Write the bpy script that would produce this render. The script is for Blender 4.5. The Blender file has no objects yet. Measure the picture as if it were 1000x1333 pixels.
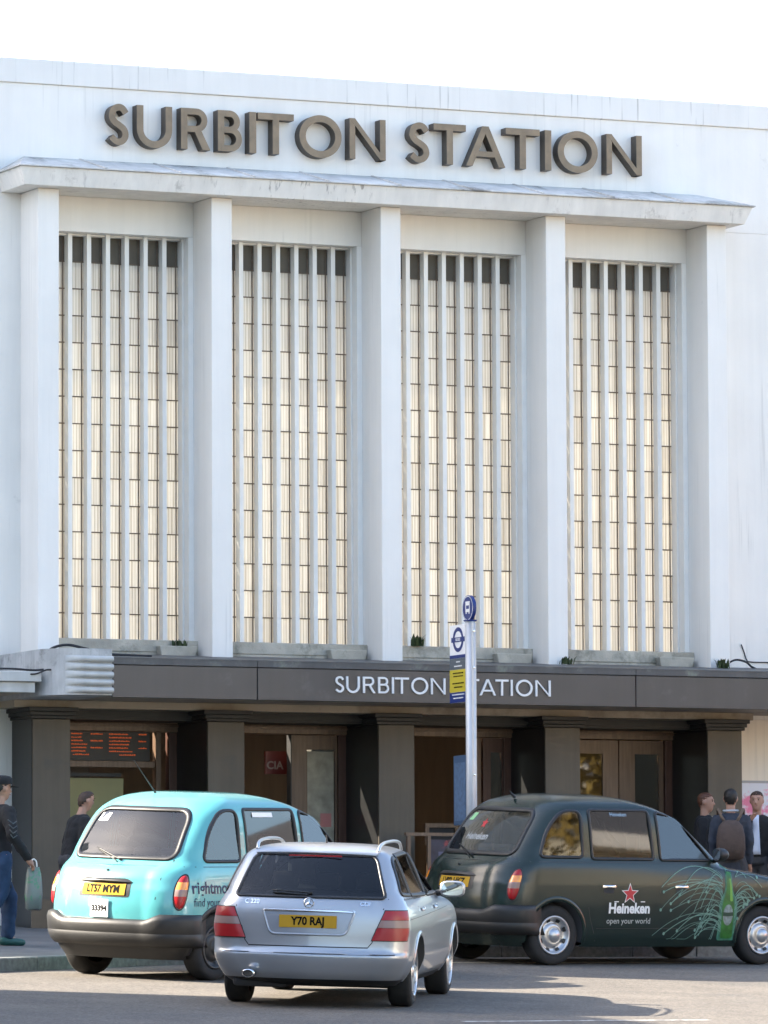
import bpy, math, random
from mathutils import Matrix, Vector
random.seed(7)
R = math.radians
SC = bpy.context.scene
COL = SC.collection

# ---------------------------------------------------------------- camera, sky, sun, exposure
cam = bpy.data.cameras.new('camera')
cam.sensor_fit = 'HORIZONTAL'; cam.sensor_width = 36.0; cam.lens = 288.0
cam.clip_start = 0.5; cam.clip_end = 3000.0
cam_ob = bpy.data.objects.new('camera', cam); COL.objects.link(cam_ob)
yaw, pitch, roll = 0.425302586, 0.0829085174, 0.00449827539
fw = Vector((math.sin(yaw)*math.cos(pitch), math.cos(yaw)*math.cos(pitch), math.sin(pitch)))
rt = Vector((math.cos(yaw), -math.sin(yaw), 0)); up = rt.cross(fw)
rt2 = rt*math.cos(roll)-up*math.sin(roll); up2 = rt*math.sin(roll)+up*math.cos(roll)
M = Matrix((rt2, up2, -fw)).transposed().to_4x4()
M.translation = Vector((-29.6123508, -65.4369744, 0.0))
cam_ob.matrix_world = M
SC.camera = cam_ob

SUN_EL, SUN_AZ = R(32.0), R(-60.0)          # azimuth clockwise from +Y
wd = bpy.data.worlds.new('World'); SC.world = wd; wd.use_nodes = True
nt = wd.node_tree
sky = nt.nodes.new('ShaderNodeTexSky'); sky.sky_type = 'NISHITA'; sky.sun_disc = False
sky.sun_elevation = SUN_EL; sky.sun_rotation = SUN_AZ
sky.air_density = 1.0; sky.dust_density = 2.4; sky.ozone_density = 1.0
nt.links.new(sky.outputs[0], nt.nodes['Background'].inputs[0])
nt.nodes['Background'].inputs[1].default_value = 0.12
sl = bpy.data.lights.new('sun', 'SUN'); sl.energy = 5.0; sl.angle = R(0.53); sl.color = (1.0, 0.90, 0.76)
so = bpy.data.objects.new('sun', sl); COL.objects.link(so)
sdir = Vector((math.sin(SUN_AZ)*math.cos(SUN_EL), math.cos(SUN_AZ)*math.cos(SUN_EL), math.sin(SUN_EL)))
so.rotation_euler = sdir.to_track_quat('Z', 'Y').to_euler(); so.location = (-40, 30, 40)
vs = SC.view_settings
vs.view_transform = 'Standard'; vs.look = 'None'; vs.gamma = 1.0; vs.use_curve_mapping = False
vs.exposure = 2.38
SC.render.engine = 'CYCLES'
SC.cycles.use_denoising = True; SC.cycles.use_adaptive_sampling = True; SC.cycles.adaptive_threshold = .02
SC.cycles.max_bounces = 6; SC.cycles.diffuse_bounces = 3; SC.cycles.glossy_bounces = 3; SC.cycles.transparent_max_bounces = 16
SC.cycles.sample_clamp_indirect = 6.0

# ---------------------------------------------------------------- materials
MATS = {}
def mat(name, col, rough=0.6, metal=0.0, coat=0.0, var=0.0, scale=8.0, bump=0.0, bscale=60.0, emit=None, estr=0.0,
        spec=0.5, streak=0.0, grime=None, objvar=0.0, stretch=(1, 1, 1), drip=0.0):
    if name in MATS: return MATS[name]
    m = bpy.data.materials.new(name); m.use_nodes = True
    n = m.node_tree.nodes; l = m.node_tree.links
    b = n['Principled BSDF']
    b.inputs['Base Color'].default_value = (*col, 1); b.inputs['Roughness'].default_value = rough
    b.inputs['Metallic'].default_value = metal; b.inputs['Coat Weight'].default_value = coat
    b.inputs['Coat Roughness'].default_value = 0.04
    b.inputs['Specular IOR Level'].default_value = spec
    if emit:
        b.inputs['Emission Color'].default_value = (*emit, 1); b.inputs['Emission Strength'].default_value = estr
    if var or streak or bump or grime or objvar or drip:
        tc = n.new('ShaderNodeTexCoord'); mp = n.new('ShaderNodeMapping'); mp.inputs['Scale'].default_value = stretch
        geo = n.new('ShaderNodeNewGeometry')
        l.new(geo.outputs['Position'], mp.inputs['Vector'])
        cur = None
        rgb = n.new('ShaderNodeRGB'); rgb.outputs[0].default_value = (*col, 1); cur = rgb.outputs[0]
        def mul(cur, fac_socket, lo, hi):
            mr = n.new('ShaderNodeMapRange'); mr.inputs[1].default_value = 0.3; mr.inputs[2].default_value = 0.7
            mr.inputs[3].default_value = lo; mr.inputs[4].default_value = hi
            l.new(fac_socket, mr.inputs[0])
            mx = n.new('ShaderNodeMix'); mx.data_type = 'RGBA'; mx.blend_type = 'MULTIPLY'; mx.inputs[0].default_value = 1
            l.new(cur, mx.inputs[6]); l.new(mr.outputs[0], mx.inputs[7]); return mx.outputs[2]
        if var:
            nz = n.new('ShaderNodeTexNoise'); nz.inputs['Scale'].default_value = scale; nz.inputs['Detail'].default_value = 6
            l.new(mp.outputs[0], nz.inputs['Vector']); cur = mul(cur, nz.outputs[0], 1-var, 1+var*0.4)
        if streak:
            m2 = n.new('ShaderNodeMapping'); m2.inputs['Scale'].default_value = (7, 7, 0.35)
            l.new(geo.outputs['Position'], m2.inputs['Vector'])
            nz = n.new('ShaderNodeTexNoise'); nz.inputs['Scale'].default_value = 1.0; nz.inputs['Detail'].default_value = 8
            nz.inputs['Roughness'].default_value = 0.65
            l.new(m2.outputs[0], nz.inputs['Vector']); cur = mul(cur, nz.outputs[0], 1-streak, 1+streak*0.3)
        if grime:
            gcol, gs, lo, hi = grime
            nz = n.new('ShaderNodeTexNoise'); nz.inputs['Scale'].default_value = gs; nz.inputs['Detail'].default_value = 9
            nz.inputs['Roughness'].default_value = 0.7
            l.new(mp.outputs[0], nz.inputs['Vector'])
            mr = n.new('ShaderNodeMapRange'); mr.inputs[1].default_value = lo; mr.inputs[2].default_value = hi
            l.new(nz.outputs[0], mr.inputs[0])
            mx = n.new('ShaderNodeMix'); mx.data_type = 'RGBA'
            l.new(mr.outputs[0], mx.inputs[0]); l.new(cur, mx.inputs[6]); mx.inputs[7].default_value = (*gcol, 1); cur = mx.outputs[2]
        if drip:
            m3 = n.new('ShaderNodeMapping'); m3.inputs['Scale'].default_value = (19, 19, .55); l.new(geo.outputs['Position'], m3.inputs['Vector'])
            nz = n.new('ShaderNodeTexNoise'); nz.inputs['Scale'].default_value = 1.0; nz.inputs['Detail'].default_value = 4; l.new(m3.outputs[0], nz.inputs['Vector'])
            n2 = n.new('ShaderNodeTexNoise'); n2.inputs['Scale'].default_value = .8; n2.inputs['Detail'].default_value = 3; l.new(geo.outputs['Position'], n2.inputs['Vector'])
            r1 = n.new('ShaderNodeMapRange'); r1.inputs[1].default_value = .60; r1.inputs[2].default_value = .74; l.new(nz.outputs[0], r1.inputs[0])
            r2 = n.new('ShaderNodeMapRange'); r2.inputs[1].default_value = .45; r2.inputs[2].default_value = .62; r2.inputs[4].default_value = drip*3; l.new(n2.outputs[0], r2.inputs[0])
            mm = n.new('ShaderNodeMath'); mm.operation = 'MULTIPLY'; mm.use_clamp = True; l.new(r1.outputs[0], mm.inputs[0]); l.new(r2.outputs[0], mm.inputs[1])
            mx = n.new('ShaderNodeMix'); mx.data_type = 'RGBA'; l.new(mm.outputs[0], mx.inputs[0]); l.new(cur, mx.inputs[6]); mx.inputs[7].default_value = (.34, .32, .29, 1); cur = mx.outputs[2]
        if objvar:
            oi = n.new('ShaderNodeObjectInfo'); mr = n.new('ShaderNodeMapRange')
            mr.inputs[3].default_value = 1-objvar; mr.inputs[4].default_value = 1+objvar*0.5
            l.new(oi.outputs['Random'], mr.inputs[0])
            mx = n.new('ShaderNodeMix'); mx.data_type = 'RGBA'; mx.blend_type = 'MULTIPLY'; mx.inputs[0].default_value = 1
            l.new(cur, mx.inputs[6]); l.new(mr.outputs[0], mx.inputs[7]); cur = mx.outputs[2]
        l.new(cur, b.inputs['Base Color'])
        if bump:
            nz = n.new('ShaderNodeTexNoise'); nz.inputs['Scale'].default_value = bscale; nz.inputs['Detail'].default_value = 5
            l.new(mp.outputs[0], nz.inputs['Vector'])
            bp = n.new('ShaderNodeBump'); bp.inputs['Strength'].default_value = bump; bp.inputs['Distance'].default_value = 0.01
            l.new(nz.outputs[0], bp.inputs['Height']); l.new(bp.outputs[0], b.inputs['Normal'])
    MATS[name] = m
    return m

def glass_mat(name, tint, f0=1.45, boost=1.0, rough=0.02):
    if name in MATS: return MATS[name]
    m = bpy.data.materials.new(name); m.use_nodes = True
    n = m.node_tree.nodes; l = m.node_tree.links
    n.remove(n['Principled BSDF']); out = n['Material Output']
    tr = n.new('ShaderNodeBsdfTransparent'); tr.inputs[0].default_value = (*tint, 1)
    gl = n.new('ShaderNodeBsdfGlossy'); gl.inputs['Roughness'].default_value = rough
    fr = n.new('ShaderNodeFresnel'); fr.inputs[0].default_value = f0
    mm = n.new('ShaderNodeMath'); mm.operation = 'MULTIPLY'; mm.inputs[1].default_value = boost; mm.use_clamp = True
    l.new(fr.outputs[0], mm.inputs[0])
    mx = n.new('ShaderNodeMixShader'); l.new(mm.outputs[0], mx.inputs[0]); l.new(tr.outputs[0], mx.inputs[1]); l.new(gl.outputs[0], mx.inputs[2])
    l.new(mx.outputs[0], out.inputs[0]); MATS[name] = m
    return m

def pane_mat():
    """reeded, dusty obscured glass: diffuse + translucent, vertical reeding in bump and tone"""
    m = bpy.data.materials.new('reeded_glass'); m.use_nodes = True; MATS['reeded'] = m
    n = m.node_tree.nodes; l = m.node_tree.links
    n.remove(n['Principled BSDF']); out = n['Material Output']
    geo = n.new('ShaderNodeNewGeometry'); oi = n.new('ShaderNodeObjectInfo')
    add = n.new('ShaderNodeVectorMath'); add.operation = 'ADD'
    sc = n.new('ShaderNodeVectorMath'); sc.operation = 'SCALE'; sc.inputs['Scale'].default_value = 13.0
    cx = n.new('ShaderNodeCombineXYZ'); l.new(oi.outputs['Random'], cx.inputs[0]); l.new(oi.outputs['Random'], cx.inputs[2])
    l.new(cx.outputs[0], sc.inputs[0]); l.new(geo.outputs['Position'], add.inputs[0]); l.new(sc.outputs[0], add.inputs[1])
    mp = n.new('ShaderNodeMapping'); mp.inputs['Scale'].default_value = (30, 1, 0.10); l.new(add.outputs[0], mp.inputs[0])
    nz = n.new('ShaderNodeTexNoise'); nz.inputs['Scale'].default_value = 1.0; nz.inputs['Detail'].default_value = 3; nz.inputs['Roughness'].default_value = .7
    l.new(mp.outputs[0], nz.inputs['Vector'])
    rp = n.new('ShaderNodeValToRGB'); rp.color_ramp.elements[0].position = .34; rp.color_ramp.elements[0].color = (.66, .62, .54, 1)
    rp.color_ramp.elements[1].position = .60; rp.color_ramp.elements[1].color = (.93, .91, .85, 1)
    wv = n.new('ShaderNodeTexWave'); wv.wave_type = 'BANDS'; wv.bands_direction = 'X'; wv.inputs['Scale'].default_value = 8.6; wv.inputs['Distortion'].default_value = 1.2
    wv.inputs['Detail'].default_value = 2; wv.inputs['Detail Scale'].default_value = .6
    m4 = n.new('ShaderNodeMapping'); m4.inputs['Scale'].default_value = (1, 1, .03); l.new(add.outputs[0], m4.inputs[0]); l.new(m4.outputs[0], wv.inputs['Vector'])
    ma = n.new('ShaderNodeMath'); ma.operation = 'MULTIPLY_ADD'; ma.inputs[1].default_value = .22; l.new(wv.outputs['Fac'], ma.inputs[0])
    mb_ = n.new('ShaderNodeMath'); mb_.operation = 'MULTIPLY_ADD'; mb_.inputs[1].default_value = .9; mb_.inputs[2].default_value = -.05; l.new(nz.outputs[0], mb_.inputs[0]); l.new(mb_.outputs[0], ma.inputs[2])
    l.new(ma.outputs[0], rp.inputs[0])
    mr = n.new('ShaderNodeMapRange'); mr.inputs[3].default_value = .95; mr.inputs[4].default_value = 1.03; l.new(oi.outputs['Random'], mr.inputs[0])
    mu = n.new('ShaderNodeMix'); mu.data_type = 'RGBA'; mu.blend_type = 'MULTIPLY'; mu.inputs[0].default_value = 1
    l.new(rp.outputs[0], mu.inputs[6]); l.new(mr.outputs[0], mu.inputs[7])
    bp = n.new('ShaderNodeBump'); bp.inputs['Strength'].default_value = .5; bp.inputs['Distance'].default_value = .01; l.new(nz.outputs[0], bp.inputs['Height'])
    df = n.new('ShaderNodeBsdfDiffuse'); tl = n.new('ShaderNodeBsdfTranslucent'); gl = n.new('ShaderNodeBsdfGlossy'); gl.inputs['Roughness'].default_value = .25
    for s in (df, tl): l.new(mu.outputs[2], s.inputs[0]); l.new(bp.outputs[0], s.inputs['Normal'])
    l.new(bp.outputs[0], gl.inputs['Normal'])
    m1 = n.new('ShaderNodeMixShader'); m1.inputs[0].default_value = .50; l.new(df.outputs[0], m1.inputs[1]); l.new(tl.outputs[0], m1.inputs[2])
    m2 = n.new('ShaderNodeMixShader'); m2.inputs[0].default_value = .03; l.new(m1.outputs[0], m2.inputs[1]); l.new(gl.outputs[0], m2.inputs[2])
    l.new(m2.outputs[0], out.inputs[0]); return m

def asphalt_mat():
    m = mat('asphalt', (.125, .110, .092), rough=.85, var=.22, scale=1.3, bump=.9, bscale=70, grime=((.085, .08, .075), .7, .52, .75))
    n = m.node_tree.nodes; l = m.node_tree.links
    b = n['Principled BSDF']; src = b.inputs['Base Color'].links[0].from_socket
    geo = n.new('ShaderNodeNewGeometry'); vz = n.new('ShaderNodeTexVoronoi'); vz.inputs['Scale'].default_value = 55
    l.new(geo.outputs['Position'], vz.inputs['Vector'])
    mr = n.new('ShaderNodeMapRange'); mr.inputs[3].default_value = .55; mr.inputs[4].default_value = 1.35
    sep = n.new('ShaderNodeSeparateColor'); l.new(vz.outputs['Color'], sep.inputs[0]); l.new(sep.outputs[0], mr.inputs[0])
    mx = n.new('ShaderNodeMix'); mx.data_type = 'RGBA'; mx.blend_type = 'MULTIPLY'; mx.inputs[0].default_value = 1
    l.new(src, mx.inputs[6]); l.new(mr.outputs[0], mx.inputs[7]); l.new(mx.outputs[2], b.inputs['Base Color'])
    src = mx.outputs[2]
    nz = n.new('ShaderNodeTexNoise'); nz.inputs['Scale'].default_value = 17; nz.inputs['Detail'].default_value = 6; nz.inputs['Roughness'].default_value = .75; l.new(geo.outputs['Position'], nz.inputs['Vector'])
    m2 = n.new('ShaderNodeMapRange'); m2.inputs[1].default_value = .35; m2.inputs[2].default_value = .65; m2.inputs[3].default_value = .74; m2.inputs[4].default_value = 1.22; l.new(nz.outputs[0], m2.inputs[0])
    x2 = n.new('ShaderNodeMix'); x2.data_type = 'RGBA'; x2.blend_type = 'MULTIPLY'; x2.inputs[0].default_value = 1
    l.new(src, x2.inputs[6]); l.new(m2.outputs[0], x2.inputs[7]); l.new(x2.outputs[2], b.inputs['Base Color'])
    return m

def wall_mat(name, col, drip=.09):
    return mat(name, col, rough=.75, var=.04, scale=1.6, streak=.045, bump=.12, bscale=14,
               grime=((.50, .48, .45), 2.3, .66, .86), drip=drip)

PAINT = wall_mat('white_wall_paint', (.83, .80, .745))
PARA = wall_mat('parapet_paint', (.80, .775, .73), .42)
CORN = mat('cornice_paint', (.80, .77, .71), rough=.75, var=.07, scale=3, streak=.12, bump=.15, bscale=16, grime=((.33, .30, .27), 3.1, .60, .80), drip=.5)
LEAD = mat('weathered_capping', (.62, .605, .57), rough=.95, spec=.1, var=.2, scale=3.2, streak=.2, bump=.3, bscale=14, grime=((.20, .19, .17), 1.9, .53, .68), stretch=(1, .5, 1))
CREAM = wall_mat('cream_wall_paint', (.86, .79, .68))
FIN = mat('fin_paint', (.87, .85, .80), rough=.6, var=.04, scale=5)
LSIDE_SHADE = mat('bronze_letter_shade', (.085, .068, .052), rough=.6, var=.2, scale=7)  # bronze again, with the shade on the letter sides painted in
BRONZE = mat('bronze_letter', (.24, .175, .11), rough=.5, metal=.1, var=.25, scale=7, bump=.1)
FASCIA = mat('fascia_enamel', (.064, .057, .055), rough=.38, var=.1, scale=2, streak=.12, grime=((.11, .105, .10), 2, .6, .8))
FLASH = mat('fascia_flashing', (.085, .085, .085), rough=.55, var=.25, scale=3, streak=.2, grime=((.2, .22, .18), 3, .55, .75))
SILL = mat('sill_stone', (.50, .46, .38), rough=.9, var=.3, scale=4, bump=.4, grime=((.18, .18, .14), 3.5, .54, .72))
MOSS = mat('mossy_stone', (.10, .10, .082), rough=.95, var=.5, scale=7, bump=.6)
STONE = mat('column_stone', (.095, .078, .055), rough=.55, var=.12, scale=3, streak=.22, bump=.1, grime=((.06, .055, .045), 2.5, .58, .8))
GRANITE_SHADE = mat('granite_and_shade', (.022, .022, .022), rough=.3, var=.2, scale=12)  # stone of the plinths; on the column sides it stands in for shade
DARKTRIM = mat('dark_moulding', (.03, .03, .028), rough=.6, var=.2)
WOOD = mat('oak_wood', (.17, .105, .065), rough=.45, var=.3, scale=3, stretch=(9, 9, .8), bump=.05)
REDWOOD = mat('mahogany_wood', (.10, .045, .03), rough=.45, var=.3, scale=3, stretch=(9, 9, .8))
BAR = mat('glazing_bar_rust', (.16, .125, .095), rough=.8, var=.3, scale=20)
TOPP = mat('dark_vent_panel', (.125, .11, .088), rough=.8, var=.15, scale=4, streak=.2)
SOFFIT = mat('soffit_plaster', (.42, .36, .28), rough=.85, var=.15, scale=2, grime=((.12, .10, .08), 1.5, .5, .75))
HALL = mat('hall_plaster', (.60, .50, .38), rough=.9)
HALLFLOOR = mat('hall_floor', (.55, .42, .28), rough=.7)
STAINW = mat('stained_plaster', (.50, .50, .49), rough=.85, var=.2, scale=4, streak=.25, bump=.2, grime=((.12, .12, .115), 3, .54, .72))
RIBW = mat('rib_plaster', (.54, .54, .52), rough=.8, var=.12, scale=5, streak=.12, grime=((.18, .16, .15), 4, .6, .75))
CABLE = mat('black_cable', (.015, .015, .018), rough=.6)
ASPH = asphalt_mat()
PAVE = mat('pavement_slab', (.15, .145, .14), rough=.9, var=.2, scale=2, bump=.2)
KERB = mat('kerb_granite', (.20, .205, .195), rough=.85, var=.35, scale=18, bump=.3)
REED = pane_mat()
GLASSD = glass_mat('door_glass', (.45, .45, .42), 1.5, 3.0)
WHITEP = mat('white_plastic', (.78, .78, .78), rough=.4)
BLACKP = mat('black_plastic', (.014, .014, .014), rough=.5, var=.1)
RUBBER = mat('tyre_rubber', (.018, .018, .018), rough=.85, var=.2, scale=20)
SEAL = mat('black_seal', (.012, .012, .013), rough=.45)
CHROME = mat('chrome', (.75, .75, .75), rough=.12, metal=1)
ALLOY = mat('alloy_silver', (.55, .55, .56), rough=.3, metal=.85)
STEELW = mat('wheel_silver', (.48, .49, .51), rough=.32, metal=.7)
INTER = mat('dark_trim', (.03, .03, .032), rough=.8)
SEATM = mat('grey_seat', (.07, .07, .075), rough=.85)
YPLATE = mat('yellow_plate', (.46, .27, .03), rough=.7, spec=.1)
BLACKI = mat('black_ink', (.008, .008, .008), rough=.8, spec=.1)
WHITEI = mat('white_ink', (.75, .75, .74), rough=.5)
REDL = mat('red_lens', (.30, .008, .012), rough=.3)
AMBL = mat('amber_lens', (.75, .25, .03), rough=.12, coat=1)
CLRL = mat('clear_lens', (.24, .16, .145), rough=.3)

# ---------------------------------------------------------------- mesh builder
class MB:
    def __init__(s): s.v = []; s.f = []; s.m = []
    def face(s, idx, m=0): s.f.append(tuple(idx)); s.m.append(m)
    def pts(s, ps):
        i = len(s.v); s.v += [tuple(p) for p in ps]; return list(range(i, i+len(ps)))
    def box(s, x0, x1, y0, y1, z0, z1, m=0):
        a = s.pts([(x0,y0,z0),(x1,y0,z0),(x1,y1,z0),(x0,y1,z0),(x0,y0,z1),(x1,y0,z1),(x1,y1,z1),(x0,y1,z1)])
        for q in ((0,3,2,1),(4,5,6,7),(0,1,5,4),(1,2,6,5),(2,3,7,6),(3,0,4,7)): s.face([a[k] for k in q], m)
        return s
    def hexa(s, P, m=0):
        a = s.pts(P)
        for q in ((0,3,2,1),(4,5,6,7),(0,1,5,4),(1,2,6,5),(2,3,7,6),(3,0,4,7)): s.face([a[k] for k in q], m)
        return s
    def tube(s, path, r, n=8, m=0, cap=True):
        path = [Vector(p) for p in path]; rs = r if isinstance(r, (list, tuple)) else [r]*len(path)
        rings = []; ref = None
        for i, p in enumerate(path):
            t = (path[min(i+1, len(path)-1)]-path[max(i-1, 0)])
            t = t.normalized() if t.length > 1e-9 else Vector((0,0,1))
            if ref is None: ref = t.orthogonal().normalized()
            ref = (ref-t*ref.dot(t)); ref = ref.normalized() if ref.length > 1e-6 else t.orthogonal().normalized()
            bn = t.cross(ref)
            rings.append(s.pts([p+(ref*math.cos(2*math.pi*k/n)+bn*math.sin(2*math.pi*k/n))*rs[i] for k in range(n)]))
        for a, b in zip(rings, rings[1:]):
            for k in range(n): s.face((a[k], a[(k+1) % n], b[(k+1) % n], b[k]), m)
        if cap: s.face(rings[0][::-1], m); s.face(rings[-1], m)
        return s
    def lathe(s, prof, n=32, o=(0,0,0), m=0, ms=None):
        """profile (r, y): revolved about the Y axis"""
        rings = [s.pts([(o[0]+r*math.cos(2*math.pi*k/n), o[1]+y, o[2]+r*math.sin(2*math.pi*k/n)) for k in range(n)]) for r, y in prof]
        for i, (a, b) in enumerate(zip(rings, rings[1:])):
            for k in range(n): s.face((a[k], a[(k+1) % n], b[(k+1) % n], b[k]), ms[i] if ms else m)
        return s
    def grid(s, rows, m=0, closed=False):
        idx = [s.pts(r) for r in rows]
        for a, b in zip(idx, idx[1:]):
            n = len(a)
            for k in range(n if closed else n-1): s.face((a[k], a[(k+1) % n], b[(k+1) % n], b[k]), m)
        return idx
    def strip(s, path, t, yf, yb, closed=False, m=0):
        """flat stroke in the XZ plane of width t, extruded from yf (front) to yb"""
        n = len(path); L = []; Rr = []
        for i, (x, z) in enumerate(path):
            if closed: a = path[i-1]; b = path[(i+1) % n]
            else: a = path[max(i-1, 0)]; b = path[min(i+1, n-1)]
            dx, dz = b[0]-a[0], b[1]-a[1]; d = math.hypot(dx, dz) or 1
            nx, nz = -dz/d*t/2, dx/d*t/2
            L.append((x+nx, z+nz)); Rr.append((x-nx, z-nz))
        s.ribbon(L, Rr, yf, yb, closed, m); return s
    def ribbon(s, L, Rr, yf, yb, closed=False, m=0):
        n = len(L)
        a = s.pts([(x, yf, z) for x, z in L]); b = s.pts([(x, yf, z) for x, z in Rr])
        c = s.pts([(x, yb, z) for x, z in L]); d = s.pts([(x, yb, z) for x, z in Rr])
        for i in range(n if closed else n-1):
            j = (i+1) % n
            s.face((a[i], b[i], b[j], a[j]), m); s.face((a[i], a[j], c[j], c[i]), m); s.face((b[j], b[i], d[i], d[j]), m)
        if not closed:
            s.face((a[0], c[0], d[0], b[0]), m); s.face((a[-1], b[-1], d[-1], c[-1]), m)
    def prism(s, poly, yf, yb, m=0):
        n = len(poly); a = s.pts([(x, yf, z) for x, z in poly]); b = s.pts([(x, yb, z) for x, z in poly])
        s.face(a, m); s.face(b[::-1], m)
        for i in range(n): s.face((a[i], b[i], b[(i+1) % n], a[(i+1) % n]), m)
        return s
    def mesh(s, name, mats, smooth=False):
        me = bpy.data.meshes.new(name); me.from_pydata(s.v, [], s.f)
        mats = mats if isinstance(mats, (list, tuple)) else [mats]
        for x in mats: me.materials.append(x)
        if len(mats) > 1: me.polygons.foreach_set('material_index', s.m)
        if smooth: me.polygons.foreach_set('use_smooth', [True]*len(me.polygons))
        me.update(); return me
    def build(s, name, mats, parent=None, smooth=False, bevel=0, fix=True):
        me = s.mesh(name, mats, smooth)
        o = link(name, me, parent)
        if fix:
            import bmesh
            bm = bmesh.new(); bm.from_mesh(me); bmesh.ops.recalc_face_normals(bm, faces=bm.faces[:]); bm.to_mesh(me); bm.free()
        if bevel:
            b = o.modifiers.new('bevel', 'BEVEL'); b.width = bevel; b.segments = 2; b.limit_method = 'ANGLE'
        return o

WORLD_ROOTS = set()
def link(name, data, parent=None):
    o = bpy.data.objects.new(name, data); COL.objects.link(o)
    if parent is not None:
        o.parent = parent
        if parent.name in WORLD_ROOTS: o.matrix_parent_inverse = Matrix.Translation(-Vector(parent.location))
    return o
def tag(o, label, cat, group=None):
    o['label'] = label; o['category'] = cat
    if group: o['group'] = group
    return o
def root(name, loc, label, cat, group=None, world=True):
    e = bpy.data.objects.new(name, None); COL.objects.link(e); e.location = loc; e.empty_display_size = .2
    if world: WORLD_ROOTS.add(e.name)
    return tag(e, label, cat, group)
def box(name, b, m, parent=None, bevel=0): return MB().box(*b).build(name, m, parent, bevel=bevel, fix=False)
def bez(P, n=10):
    """Catmull-Rom through points"""
    out = []; P = [tuple(p) for p in P]; Q = [P[0]]+P+[P[-1]]
    for i in range(1, len(Q)-2):
        p0, p1, p2, p3 = Q[i-1:i+3]
        for k in range(n):
            t = k/n
            out.append(tuple(.5*((2*b)+(c-a)*t+(2*a-5*b+4*c-d)*t*t+(-a+3*b-3*c+d)*t**3) for a, b, c, d in zip(p0, p1, p2, p3)))
    out.append(P[-1]); return out
def ell(cx, cz, rx, rz, a0, a1, n=20): return [(cx+rx*math.cos(R(a0+(a1-a0)*k/n)), cz+rz*math.sin(R(a0+(a1-a0)*k/n))) for k in range(n+1)]
def text2d(body, size=1.0, bold=0.0, sx=1.0, align='CENTER', shear=0.0):
    cu = bpy.data.curves.new('t', 'FONT'); cu.body = body; cu.size = size; cu.align_x = align; cu.align_y = 'CENTER'
    cu.offset = bold; cu.resolution_u = 3; cu.shear = shear
    ob = bpy.data.objects.new('t', cu); COL.objects.link(ob)
    bpy.context.view_layer.update()
    me = bpy.data.meshes.new_from_object(ob.evaluated_get(bpy.context.evaluated_depsgraph_get()))
    vs_ = [(v.co.x*sx, v.co.y) for v in me.vertices]; fs = [tuple(p.vertices) for p in me.polygons]
    bpy.data.objects.remove(ob); bpy.data.curves.remove(cu); bpy.data.meshes.remove(me)
    return vs_, fs

# ---------------------------------------------------------------- ground
def zg(x, y):
    """the forecourt rises towards the station and falls slightly to the right"""
    def prof(y):
        if y > 3: return .057*3
        if y > -24: return .057*y
        if y > -40: t = -24-y; return -.057*24-.057*t+.057*t*t/32
        return -.057*24-.057*8
    return .931-.007*max(-40, min(40, x))+prof(y)
def ground_patch(name, x0, x1, y0, y1, dx, dy, dz, m):
    nx = max(1, int(round((x1-x0)/dx))); ny = max(1, int(round((y1-y0)/dy)))
    b = MB(); b.grid([[(x0+(x1-x0)*i/nx, y0+(y1-y0)*j/ny, zg(x0+(x1-x0)*i/nx, y0+(y1-y0)*j/ny)+dz) for i in range(nx+1)] for j in range(ny+1)])
    return b.build(name, m, smooth=True)
gb = MB()
gx = [-1500, -400, -120, -60, -40, -20, -10, 0, 10, 20, 40, 60, 120, 400, 1500]
gy = [-1500, -400, -150, -80, -50]+[-40+i for i in range(0, 46)]+[12, 30, 100, 400, 1500]
gb.grid([[(x, y, zg(x, y)) for x in gx] for y in gy])
o = gb.build('ground', ASPH, smooth=True); o['kind'] = 'structure'

# kerb line (road edge), left to right
KL = [(-40, -17.0), (-20, -12.6), (-13, -10.6), (-9.6, -9.25), (-7.8, -8.18), (-6.72, -7.32), (-5.2, -6.35), (-3.2, -5.05), (-1.0, -3.95), (2.5, -3.25), (9, -2.5), (40, -1)]
def kerb_y(x):
    for (a, b), (c, d) in zip(KL, KL[1:]):
        if a <= x <= c: return b+(d-b)*(x-a)/(c-a)
    return KL[0][1] if x < KL[0][0] else KL[-1][1]
pb = MB(); rows = []
xs = sorted(set([k[0] for k in KL]+[-30, -25, -17, -15, -11, -4, -2, 0, 1, 4, 6, 12, 20, 30]))
for x in xs:
    y0 = kerb_y(x)+.12
    rows.append([(x, y0+(1.6-y0)*t/8, zg(x, y0+(1.6-y0)*t/8)+.13) for t in range(9)])
pb.grid(rows)
pavement = pb.build('pavement', PAVE); pavement['kind'] = 'structure'
kp = []; x = -15.0
while x < 12:
    y = kerb_y(x); kp.append((x, y))
    d = Vector((.05, kerb_y(x+.05)-y)).normalized(); x += d.x*.92
for (xa, ya), (xb, yb_) in zip(kp, kp[1:]):
    d = Vector((xb-xa, yb_-ya)); d.normalize(); nrm = Vector((-d.y, d.x)); g = .006
    a = Vector((xa, ya))+d*g; c = Vector((xb, yb_))-d*g; w = .125
    P = []
    for lo in (-.2, .136):
        for q in (a, c, c+nrm*w, a+nrm*w): P.append((q.x, q.y, zg(q.x, q.y)+lo))
    MB().hexa(P).build('kerb_stone', KERB, pavement, bevel=.015)
lm = MB(); lp = [(-2.4, -5.62), (-1.34, -5.37), (.6, -5.08), (2.5, -4.82), (6, -4.3)]
lm.grid([[(x, y, zg(x, y)+.004) for x, y in lp], [(x-.02, y+.1, zg(x, y+.1)+.004) for x, y in lp]])
o = lm.build('road_marking', mat('worn_yellow_paint', (.50, .44, .30), rough=.8, var=.3, scale=9, grime=((.15, .14, .13), 9, .5, .6))); o['kind'] = 'structure'
lm = MB(); lp = [(-7.0, -17.2), (-5.6, -16.95), (-4.4, -16.8)]
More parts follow.
